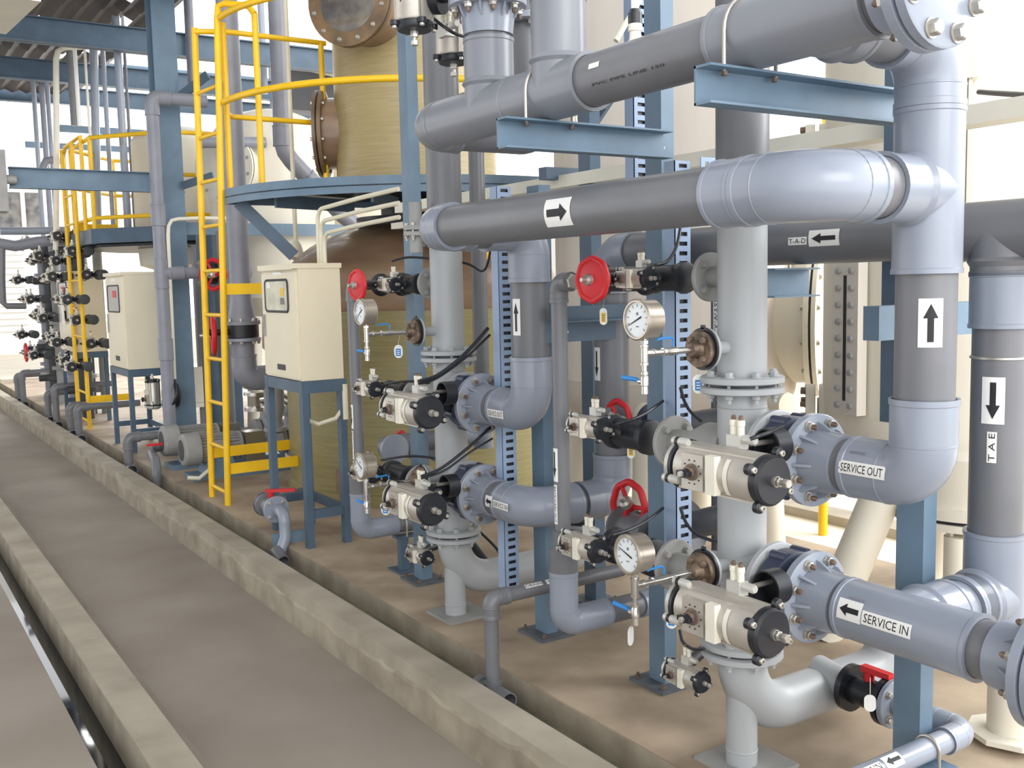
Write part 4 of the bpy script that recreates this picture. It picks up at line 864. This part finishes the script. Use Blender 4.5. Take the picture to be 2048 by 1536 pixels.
for z,nm in ((3.53,'top_rail'),(2.94,'mid_rail')):
    g=G(); g.tube([(3.9+Rr*math.cos(PI+PI*i/40),7.3+Rr*math.sin(PI+PI*i/40)*1.0,z) for i in range(41)],.023,12); finish(nm,g,'yellow',t)
    g=G(); z2=z-.02 if z>3 else z-.05; g.tube([(2.29 if z>3 else 2.40,7.7 if z>3 else 7.42,z2),(2.5,7.6,z2),(3.28,7.6,z2)],.02,12); finish(nm,g,'yellow',t)
for x,y in ((2.40,7.40),(2.52,7.06),(3.24,7.6),(5.2,6.45),(5.45,7.3)): g=G(); g.cyl((x,y,2.26),(x,y,3.52),.022,n=12); finish('rail_post',g,'yellow',t)
g=G(); g.tube([(2.34,7.33,3.53),(2.345,7.31,3.61),(2.38,7.26,3.62),(2.49,7.10,3.58),(2.52,7.06,3.52)],.023,12); finish('hand_loop',g,'yellow',t)
g=G(); bar(g,(3.72,6.12,1.95),(3.82,6.12,1.78),.03,.05); solo('brace_bracket',g,'yellow','small yellow bracket under the platform above the brown dome','bracket')
# far platform
t=thing('platform','distant blue octagonal platform around the cream tank','platform',(3.45,12.6,2.2))
def octo(R,z,c=(3.45,12.6)): return [V((c[0]+R*math.cos(PI/8+PI/4*i),c[1]+R*math.sin(PI/8+PI/4*i)*1.25,z)) for i in range(8)]
g=G(); g.poly(octo(1.25,2.14),.16,Z); finish('deck',g,'blue_steel_dark',t)
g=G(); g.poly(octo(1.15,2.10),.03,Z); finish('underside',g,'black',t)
t=thing('guard_rail','distant yellow guard rail on the octagonal platform','railing',(3.45,12.6,2.3))
for z in (3.3,2.85,2.42): g=G(); g.tube(octo(1.2,z),.024,10,close=True); finish('rail',g,'yellow',t)
for p in octo(1.2,2.3): g=G(); g.cyl(p,p+Z*1.0,.026,n=10); finish('rail_post',g,'yellow',t)
t=thing('guard_rail','yellow rail loop at the top of the distant ladder','railing',(2.24,12.4,2.3)); g=G(); g.tube([(2.3,12.3,2.3),(2.3,12.3,3.35),(2.24,12.9,3.3),(2.3,13.4,3.25),(2.3,13.4,2.3)],.024,10); finish('rail',g,'yellow',t)
# ================= tanks at the far left
t=thing('cream_tank','distant cream tank standing inside the octagonal platform','tank',(3.45,12.6,2.3)); 
shell((3.45,12.5),[(1.75,.05),(1.9,.52),(2.3,.55),(3.35,.55)]+dome(.55,3.35,.2),'tank_cream','tank_shell',t)
t=thing('cream_tank','cream tank with a round manway between the column and the near ladder','tank',(4.0,11.0,1.0))
shell((4.0,10.9),[(.85,.10),(1.25,.5),(1.5,.66),(3.1,.68)]+dome(.68,3.1,.45,10,.1),'tank_cream','tank_shell',t); manway((4.0,10.9),.80,215,2.85,.36,t,'tank_cream','',glass=False)
for x,y in ((-.4,-.4),(.35,-.5),(-.3,.5),(.4,.4)): leg(t,(4+x,10.9+y,1.3),(4+x*1.25,10.9+y*1.25,0),.075)
t=thing('cream_tank','bright cream tank behind the big offset pipe','tank',(4.9,10.2,0)); shell((5.5,11.44),[(1.7,.7),(3.0,.7)]+dome(.7,3.0,.25),'tank_cream','tank_shell',t)
for x,y in ((-.4,-.4),(.4,-.4)): leg(t,(5.5+x,11.44+y,1.7),(5.5+x,11.44+y,0),.07)
# ================= tall far pipes and column
t=thing('steel_column','tall blue steel H column beside the walkway, with a grey pipe in front','column',(2.66,10.05,0))
g=G(); g.span((2.55,9.94,0),(2.77,9.955,4.8)); g.span((2.55,10.145,0),(2.77,10.16,4.8)); g.span((2.65,9.95,0),(2.668,10.15,4.8)); g.span((2.55,9.95,2.53),(2.78,10.15,2.55)); g.span((2.55,9.95,2.70),(2.78,10.15,2.72)); finish('post',g,'blue_steel',t)
g=G(); bar(g,(2.75,9.92,3.42),(2.98,9.7,3.62),.03,.08); bar(g,(2.75,9.92,2.60),(2.98,9.7,2.68),.03,.07); finish('angle_stub',g,'blue_steel_dark',t)
t=thing('cross_beam','blue steel beam reaching over the walkway from the tall column','beam',(1.3,9.97,2.55)); g=G(); g.span((1.25,9.95,2.53),(2.55,9.958,2.71)); g.span((1.25,9.90,2.53),(2.55,10.0,2.538)); g.span((1.25,9.90,2.705),(2.55,10.0,2.713)); finish('beam',g,'blue_steel',t)
t=thing('junction_box','pale box at the left end of the walkway beam','box',(1.1,9.9,2.3)); g=G(); g.span((1.0,9.85,2.32),(1.22,10.1,2.85)); g.cyl((1.22,9.9,2.6),(1.30,9.9,2.6),.04,n=12); g.cyl((1.1,9.9,2.85),(1.1,9.9,2.9),.05,n=12); finish('box_body',g,'steel_grey_dull',t)
t=thing('pvc_pipe_line','grey PVC pipe in front of the tall column with an elbow on top','pipe',(2.45,9.7,.2))
pipe(t,(2.45,9.7,.1),(2.45,9.7,3.28),.058,'pvc_far'); elbow(t,(2.45,9.7,3.37),Z,X,.066,.06,.1,'pvc_far'); pipe(t,(2.55,9.7,3.37),(2.95,9.7,3.37),.058,'pvc_far')
tee(t,(2.45,9.7,1.62),(2.45,9.7,1.9),(2.45,9.7,1.76),X,.066,.2,'pvc_far'); pipe(t,(2.6,9.7,1.76),(3.3,9.7,1.76),.055,'pvc_far'); f=flange(t,(2.80,9.7,1.76),X,.12,.03,'pvc_far'); bolts(f,(2.8,9.7,1.76),-X,.095,8,.012,.012)
coupling(t,(2.45,9.7,.95),(2.45,9.7,1.15),.068,'pvc_far'); coupling(t,(2.45,9.7,2.2),(2.45,9.7,2.4),.068,'pvc_far')
t=thing('handwheel_valve','valve with a spoked red handwheel seen through the near ladder','valve',(2.9,9.6,1.76)); handwheel(t,(2.86,9.45,1.74),V((-.8,-.6,0)),.135,solid=False,n=4); g=G(); g.cyl((2.9,9.5,1.74),(3.0,9.7,1.75),.03,n=12); g.lathe((2.86,9.7,1.76),X,[(0,.11),(.1,.11)],24); finish('valve_body',g,'black',t)
t=thing('pvc_pipe_line','big grey PVC pipe right of the ladder with a flanged elbow above the pumps','pipe',(2.75,8.3,.3))
px,py=2.75,8.35
pipe(t,(px,py,1.38),(px,py,4.6),.088,'pvc_far'); g=G(); g.lathe((px,py,1.30),Z,[(0,.15),(.03,.15),(.032,.12),(.2,.09),(.24,.088)],32); k=finish('reducer',g,'pvc_far',t); bolts(k,(px,py,1.33),Z,.13,8,.013,.02)
f=flange(t,(px,py,1.16),Z,.15,.03,'pvc_light'); bolts(f,(px,py,1.16),-Z,.13,8,.013,.02)
pipe(t,(px,py,1.0),(px,py,1.17),.095,'pvc_far'); elbow(t,(px,py,.84),-Z,X,.105,.10,.10,'pvc_far')
pipe(t,(px+.2,py,.84),(px+.5,py,.84),.09,'pvc_far')
arr=thing('butterfly_valve','black wafer valve with a red edge clamped in the big pipe right of the ladder','valve',(px,py,1.19)); g=G(); g.cyl((px,py,1.195),(px,py,1.30),.135,n=32); g.cyl((px,py,1.245),(px-.3,py,1.245),.03,n=12); finish('valve_body',g,'black',arr); handwheel(arr,(px-.24,py+.02,1.22),V((-.97,.25,0)),.15,solid=False)
handwheel(arr,(px+.22,py-.1,1.22),V((.97,-.25,0)),.12,solid=False)
t=thing('pvc_pipe_line','grey PVC pipe with a diagonal offset left of the tower','pipe',(3.5,9.2,2.3))
g=G(); p0=at(550,40,X=3.5); pp=[V((3.52,9.25,4.6)),V((3.52,9.25,2.95)),V((3.54,9.25,2.88)),V((3.60,9.25,2.80)),V((4.10,9.25,2.30)),V((4.3,9.25,2.15))]; g.tube(pp,.082,28); finish('offset_pipe',g,'pvc_far',t); coupling(t,(3.52,9.25,2.93),(3.52,9.25,3.12),.09,'pvc_far'); coupling(t,(3.74,9.25,2.66),(3.98,9.25,2.42),.09,'pvc_far')
g=G(); g.tube([(3.1,7.95,4.4),(3.1,7.95,1.95)],.018,10); solo('conduit',g,'conduit','thin white vertical conduit passing in front of the offset pipe','conduit')
g=G(); g.lathe((3.1,7.95,1.85),Z,[(-.03,.02),(0,.07),(.10,.045),(.14,.018)],16); solo('conduit_bell',g,'conduit','small cream bell fitting at the foot of the thin white conduit','fitting')
g=G(); g.tube([at(349,758,X=2.52),at(342,600,X=2.52),at(336,470,X=2.52),at(337,452,X=2.53),at(343,441,X=2.56),at(356,438,X=2.62),at(400,436,X=2.85),at(468,437,X=3.2)],.018,10); solo('conduit',g,'offwhite','white conduit bending over beside the tall column','conduit')
g=G(); g.tube([(2.95,9.0,2.5),(2.95,9.0,4.5)],.025,10); solo('conduit',g,'offwhite','white vertical conduit to the right of the tall column','conduit')
for u,x0_,lab in ((458,3.2,'blue steel column behind the near ladder'),(425,3.15,'blue column seen between the ladder rails')):
    p=at(u,700,X=x0_); g=G(); g.span((p.x-.09,p.y-.09,0),(p.x+.09,p.y+.09,2.2)); solo('steel_column',g,'blue_steel_dark',lab,'column')
g=G(); a=at(360,448,X=3.0); g.span((2.8,10.05,2.14),(5.5,10.12,2.26)); solo('cross_beam',g,'blue_steel','blue beam behind the ladder below the cream tank','beam')
g=G(); g.tube([at(400,285,Y=10.2),at(530,285,Y=10.2)],.055,20); solo('pvc_pipe',g,'pvc_far','light grey horizontal pipe behind the ladder at platform height','pipe')
# distant vertical pipes
far=[(65,148,600,9,'pvc_light',2.4),(82,155,470,11,'pvc_far',2.6),(93,152,470,9,'pvc_light',2.6),(133,0,260,14,'pvc_dark',2.5),(143,0,260,8,'white',2.5),(163,0,480,5,'offwhite',2.6),(199,0,480,9,'pvc_light',2.8),(229,0,480,15,'pvc_light',2.7),(376,0,180,18,'pvc_far',3.0),(243,0,480,6,'pvc_dark',3.0),(520,-20,190,14,'pvc_light',4.5),(372,0,200,9,'pvc_dark',3.4)]
for i,(u,v0,v1,w,m_,x0_) in enumerate(far):
    a=at(u,max(v0,-20),X=x0_); k=F/((M.transposed()@(a-CAM)).z); b=at(u+ (v1-v0)*.02,v1,X=x0_); g=G(); g.cyl((a.x,a.y,b.z),(a.x,a.y,a.z),w/2/k,n=18)
    solo('pvc_pipe',g,m_,['light grey pipe, leftmost of the distant verticals','grey pipe, second distant vertical from the left','pale pipe touching the second distant vertical','dark grey post above the distant ladder','white pipe along the dark post','thin white pipe left of the elbowed distant pipe','light grey pipe between the elbowed pipe and the column','wide light grey distant pipe left of the tall column','grey pipe right of the tall column','thin dark pipe beside the wide distant one','white pipe far behind the near ladder','thin dark pipe right of the tall column'][i],'pipe')
for pts,rr_,m_,lab in (([(112,500),(113,350),(112,120),(116,103),(128,95),(175,93)],.035,'offwhite','white far pipe bending over at the top, left of the dark post'),([(196,480),(190,200),(186,60),(184,38),(176,22),(172,-10)],.05,'pvc_light','light grey far pipe with a slight offset near the roof'),([(88,350),(86,335),(92,322),(105,320),(125,322)],.05,'pvc_far','grey elbow behind the distant ladder'),
    ([(0,462),(60,462),(140,460)],.05,'pvc_light','light horizontal pipe at the left above the distant valves'),([(-5,486),(30,492),(75,484),(140,478)],.07,'pvc_far','grey horizontal pipe below the light one at the far left'),([(4,480),(4,560),(6,605),(14,612),(52,612)],.04,'pvc_dark','dark pipe dropping at the far left edge and turning right')):
    g=G(); X0=2.2 if pts[0][0]<10 else 2.5; g.tube([at(u,v,Y=14.5 if pts[0][0]<90 else 13.6) for u,v in pts],rr_,14); solo('pvc_pipe',g,m_,lab,'pipe')
# distant valve stacks
proto=small_valve((2.35,15.0,1.7),.9,'small dark actuated valve on the distant pipe stack at the left','distant actuated valves',act=V((-.16,.10,0)),body=.058,m='mesh_dark')
k=0
for yy in (13.7,14.6,15.5,16.5,17.6):
    for zz in (2.0,1.78,1.5,1.22,.98,.7,.45):
        if k: dup(proto,(0.12*((k*7)%3-1),yy-15.0+.1*((k*5)%3),zz-1.7),'small dark actuated valve on the distant pipe stack at the left')
        else: proto.location+=V((0,yy-15.0,zz-1.7))
        k+=1
for i,yy in enumerate((13.8,14.8,15.7,16.8)):
    g=G(); g.cyl((2.48,yy,0),(2.48,yy,2.4),.07,n=18); g.cyl((2.75,yy+.3,0),(2.75,yy+.3,2.4),.06,n=18)
    for z in (.5,1.15,1.85): g.cyl((2.48,yy,z),(2.48,yy,z+.05),.12,n=20)
    solo('pipe_stack',g,'pvc_far' if i%2 else 'steel_grey_dull','distant vertical flanged pipe behind the small valves, %s from the camera'%('nearest','second','third','farthest')[i],'pipe')
for i in range(6):
    x_=2.42+.12*(i%3); y_=13.6+.75*i
    g=G(); g.cyl((x_,y_,0),(x_,y_,2.3),.085,n=18)
    for z in (.35,.8,1.3,1.75,2.1): g.cyl((x_,y_,z),(x_,y_,z+.06),.14,n=20); g.cyl((x_-.22,y_,z+.03),(x_,y_,z+.03),.05,n=12)
    solo('pipe_stack',g,('mesh_dark','steel_grey_dull','pvc_dark')[i%3],'distant branched pipe standing among the small valves','pipe','branched pipes among the distant valves')
for i,(u,v) in enumerate(((126,627),(82,620))):
    p=at(u,v,X=2.2); g=G(); g.box(p,(.01,.13,.26)); solo('paper_sheet',g,'white','white sheet hanging among the distant valves, '+('right one','left one')[i],'sheet')
g=G(); p=at(52,705,X=2.1); t=thing('handwheel_valve','distant red handwheel valve at the far left','valve',p); handwheel(t,p,-X,.12); g=G(); g.cyl(p+X*.03,p+X*.35,.09,n=18); finish('valve_body',g,'navy',t)
for y,lab,zt_ in ((9.75,'grey drain hoop in front of the pump motors',.24),(12.2,'grey drain hoop just before the distant ladder',.30),(12.7,'second grey drain hoop before the distant ladder',.27),(13.7,'grey drain hoop past the distant ladder',.42),(14.3,'second grey drain hoop past the distant ladder',.30),(16.6,'farthest tall grey drain hoop',.42),(17.2,'farthest low grey drain hoop',.34)):
    gutter_drain(y,lab,zt_=zt_,r=.04,arrow=False,tee_=False,m='pvc_dark')
t=thing('hand_valve','small valve with a red lever beside the pump motors','valve',(2.1,9.1,.1)); c=V((2.14,9.15,.16)); g=G(); g.tube([(2.6,9.5,.17),(2.2,9.4,.17),c,(2.12,8.95,.13),(2.11,8.88,.05),(2.1,8.88,-.1)],.04,16); g.cyl(c,c+Z*.06,.02,n=10); finish('valve_body',g,'pvc_dark',t); g=G(); g.box(c+V((.06,0,.08)),(.2,.03,.02)); finish('red_lever',g,'red',t)
for i,(x_,y_,r_,z_,m_,lab) in enumerate(((3.1,11.6,.05,2.1,'pvc_dark','dark pipe behind the second cream cabinet, left one'),(3.25,11.3,.06,2.1,'pvc_far','grey pipe behind the second cream cabinet, middle one'),(3.4,11.2,.05,2.1,'pvc_dark','dark pipe behind the second cream cabinet, right one'),(3.0,9.6,.05,2.15,'pvc_dark','dark pipe right behind the red handwheel by the ladder'))):
    g=G(); g.cyl((x_,y_,0),(x_,y_,z_),r_,n=18); solo('pvc_pipe',g,m_,lab,'pipe')
# ================= pumps
def pump(x,y,z,label):
    t=thing('centrifugal_pump',label,'pump',(x,y,0),'pump sets at the foot of the ladder')
    g=G(); g.lathe((x,y,z),X,[(0,.09),(.004,.125),(.02,.138),(.14,.142),(.145,.13)],32); finish('fan_cover',g,'steel_grey_dull',t)
    g=G(); g.cyl((x-.002,y,z),(x+.001,y,z),.09,n=24); finish('fan_grille',g,'mesh_dark',t)
    g=G(); g.lathe((x+.14,y,z),X,[(0,.105),(.34,.105),(.345,.12),(.36,.12)],28)
    for i in range(26): 
        a=2*PI*i/26; d=V((0,math.cos(a),math.sin(a))); R=Matrix((X,d,X.cross(d))).transposed(); g.box(V((x+.31,y,z))+d*.112,(.32,.024,.004),R)
    g.box((x+.3,y-.12,z+.02),(.13,.06,.11)); m_=finish('motor',g,'steel_grey_dull',t)
    g=G(); g.span((x+.53,y-.08,z-.14),(x+.70,y+.08,z+.11)); finish('coupling_guard',g,'stainless',t)
    g=G(); g.lathe((x+.70,y,z),X,[(0,.05),(.12,.055),(.16,.12),(.20,.12)],26); finish('bearing_frame',g,'steel_grey_dull',t)
    g=G(); g.lathe((x+.92,y,z),X,[(0,.11),(.02,.15),(.10,.15),(.12,.10),(.2,.07),(.201,.10),(.23,.10)],30); g.cyl((x+.97,y,z),(x+.97,y,z+.30),.05,n=18); g.cyl((x+.97,y,z+.22),(x+.97,y,z+.25),.10,n=22); finish('volute',g,'steel_grey',t)
    g=G(); g.span((x+.05,y-.13,0),(x+1.1,y+.13,.045)); g.poly([(x+.16,y-.12,.04),(x+.44,y-.12,.04),(x+.40,y-.12,z-.08),(x+.20,y-.12,z-.08)],.24,Y); finish('base_frame',g,'blue_steel',t)
    return t
pump(2.24,8.55,.255,'grey pump motor, the nearer one behind the ladder'); pump(2.24,9.2,.255,'grey pump motor, the farther one behind the ladder')
g=G(); g.tube([(2.45,8.40,.20),(2.41,8.34,.10),(2.31,8.31,.045),(2.22,8.32,.06)],.018,10); solo('conduit',g,'offwhite','pale flexible hose curling under the nearer pump motor','hose')
t=thing('steel_pipe','short steel suction pipe under the grey elbow above the pumps','pipe',(2.9,8.4,.3)); g=G(); g.lathe((2.98,8.3,.36),Z,[(0,.06),(.02,.10),(.05,.10),(.051,.06),(.12,.06),(.2,.085),(.42,.085)],24); finish('suction_pipe',g,'steel_grey_dull',t)
t=thing('shutoff_valve','silver valve and blue handle on the pump discharge','valve',(3.1,8.5,.5)); g=G(); g.lathe((3.0,8.85,.5),Z,[(0,.1),(.03,.1),(.031,.06),(.14,.07),(.141,.1),(.17,.1)],22); g.tube([(3.0,8.85,.6),(3.2,8.75,.62),(3.3,8.6,.55)],.05,14); finish('valve_body',g,'stainless',t)
t=thing('actuated_valve','silver and black actuated valve behind the second cabinet stand','valve',(2.5,9.9,.7)); actuator(t,(2.42,10.15,.60),Z,-X,s=1.0,L=.26); g=G(); g.lathe((2.44,9.82,.60),X,[(0,.1),(.02,.12),(.12,.12),(.14,.08)],24); finish('valve_body',g,'black',t)
black_cable([at(349,758,X=2.52),at(352,785,X=2.50),at(348,805,X=2.48),at(338,812,X=2.46),at(330,812,X=2.44)],'black cable curving from the white conduit at the tall column',r=.012)
g=G(); g.span((2.9,11.2,.3),(3.3,11.7,.75)); g.span((2.95,11.18,.36),(3.25,11.2,.68)); solo('equipment_box',g,'offwhite','pale equipment box behind the second cabinet stand','box')
# ================= roof at the upper left
def corrug(x0,x1,y0,y1,z,pitch=.2,h=.05):
    g=G(); n=int((x1-x0)/(pitch/2)); ny=6
    for k in range(ny):
        ya=y0+(y1-y0)*k/ny; yb=y0+(y1-y0)*(k+1)/ny
        for i in range(n):
            if random.random()<.07: continue
            x=x0+i*pitch/2; za=z+(h if i%2 else 0); zb=z+(0 if i%2 else h); g.add([(x,ya,za),(x,yb,za),(x+pitch/2,yb,zb),(x+pitch/2,ya,zb)],[(0,1,2,3)])
    return g
for i,(a,b,x1) in enumerate(((6.5,9.3,2.7),(9.3,11.7,3.3),(11.7,14.2,3.3),(14.2,17.3,3.3))):
    struct('ceiling_%d'%(i+1),corrug(-1.5,x1,a,b,4.60+.02*i),'roof')
g=G()
for y,zb,x1 in ((9.4,4.30,3.2),(11.8,4.22,6.5),(14.3,4.30,7.5),(17.4,4.55,8.0)):
    g.span((-4,y-.006,zb),(x1,y+.006,zb+.26)); g.span((-4,y-.07,zb),(x1,y+.07,zb+.012)); g.span((-4,y-.07,zb+.25),(x1,y+.07,zb+.262))
struct('ceiling_beams',g,'blue_steel_dark')
g=G()
for y,zb in ((15.5,3.85),(18.5,4.0),(19,5.2),(19.5,5.6)): g.span((2.6,y-.01,zb),(9.5,y+.01,zb+.10))
struct('ceiling_purlins',g,'blue_steel')
g=G(); bar(g,at(-30,40,Y=5.0),at(36,-30,Y=4.4),.16,.10); solo('cable_duct',g,'offwhite','pale duct hanging in the top left corner','duct')
g=G(); bar(g,at(560,105,Y=14),at(760,150,Y=14),.5,.25); struct('wall_awning',g,'white')
g=G(); a=at(580,128,Y=14.5);b=at(760,168,Y=14.5); g.span((a.x-.3,14.2,b.z-.55),(b.x+.3,14.6,a.z)); struct('wall_shed',g,'mesh_dark')
# ------------------------------------------------------------------ world, light, camera
w=bpy.data.worlds.new('World'); bpy.context.scene.world=w; w.use_nodes=True; nt=w.node_tree; N=nt.nodes; L=nt.links
bg=N['Background']; tc=N.new('ShaderNodeTexCoord'); sx=N.new('ShaderNodeSeparateXYZ'); L.new(tc.outputs['Generated'],sx.inputs[0])
def mr(src,a,b,c,d):
    n=N.new('ShaderNodeMapRange'); n.inputs[1].default_value=a; n.inputs[2].default_value=b; n.inputs[3].default_value=c; n.inputs[4].default_value=d; n.interpolation_type='SMOOTHSTEP'; L.new(src,n.inputs[0]); return n.outputs[0]
def mth(op,a,b):
    n=N.new('ShaderNodeMath'); n.operation=op
    for i,x in enumerate((a,b)):
        if isinstance(x,(int,float)): n.inputs[i].default_value=x
        else: L.new(x,n.inputs[i])
    return n.outputs[0]
front=mr(sx.outputs['Y'],-.1,-.9,0,2.1); back=mr(sx.outputs['Y'],.2,.8,0,1.5); right=mr(sx.outputs['X'],.2,.9,0,1.0); up=mr(sx.outputs['Z'],.25,.75,1.,.6)
s=mth('MULTIPLY',mth('ADD',mth('ADD',front,back),mth('ADD',right,.62)),up)
L.new(s,bg.inputs['Strength']); bg.inputs['Color'].default_value=(.97,.98,1,1)
def area(name,loc,tgt,size,e,col=(1,1,1)):
    l=bpy.data.lights.new(name,'AREA'); l.shape='RECTANGLE'; l.size,l.size_y=size; l.energy=e; l.color=col; o=bpy.data.objects.new(name,l); COL.objects.link(o); o.location=V(loc); o.rotation_euler=(V(tgt)-V(loc)).to_track_quat('-Z','Y').to_euler(); return o
area('light_opening',(1.5,-5.5,4.2),(2.6,3,1.0),(5,3),260,(1,.98,.95))
area('light_far',(6,19,5),(3.5,12,1.2),(6,4),700)
area('light_back',(8.5,.5,4.2),(4.4,4.2,1.6),(5,3),480)
cam=bpy.data.cameras.new('Camera'); co=bpy.data.objects.new('Camera',cam); COL.objects.link(co); cam.sensor_width=36; cam.lens=F/2048*36; cam.clip_end=200; cam.clip_start=.05
R=Matrix((M.col[0],-M.col[1],-M.col[2])).transposed(); co.matrix_world=Matrix.Translation(CAM)@R.to_4x4(); bpy.context.scene.camera=co
sc=bpy.context.scene; sc.view_settings.view_transform='Standard'; sc.view_settings.look='None'; sc.view_settings.exposure=0.18
sc.cycles.use_denoising=True
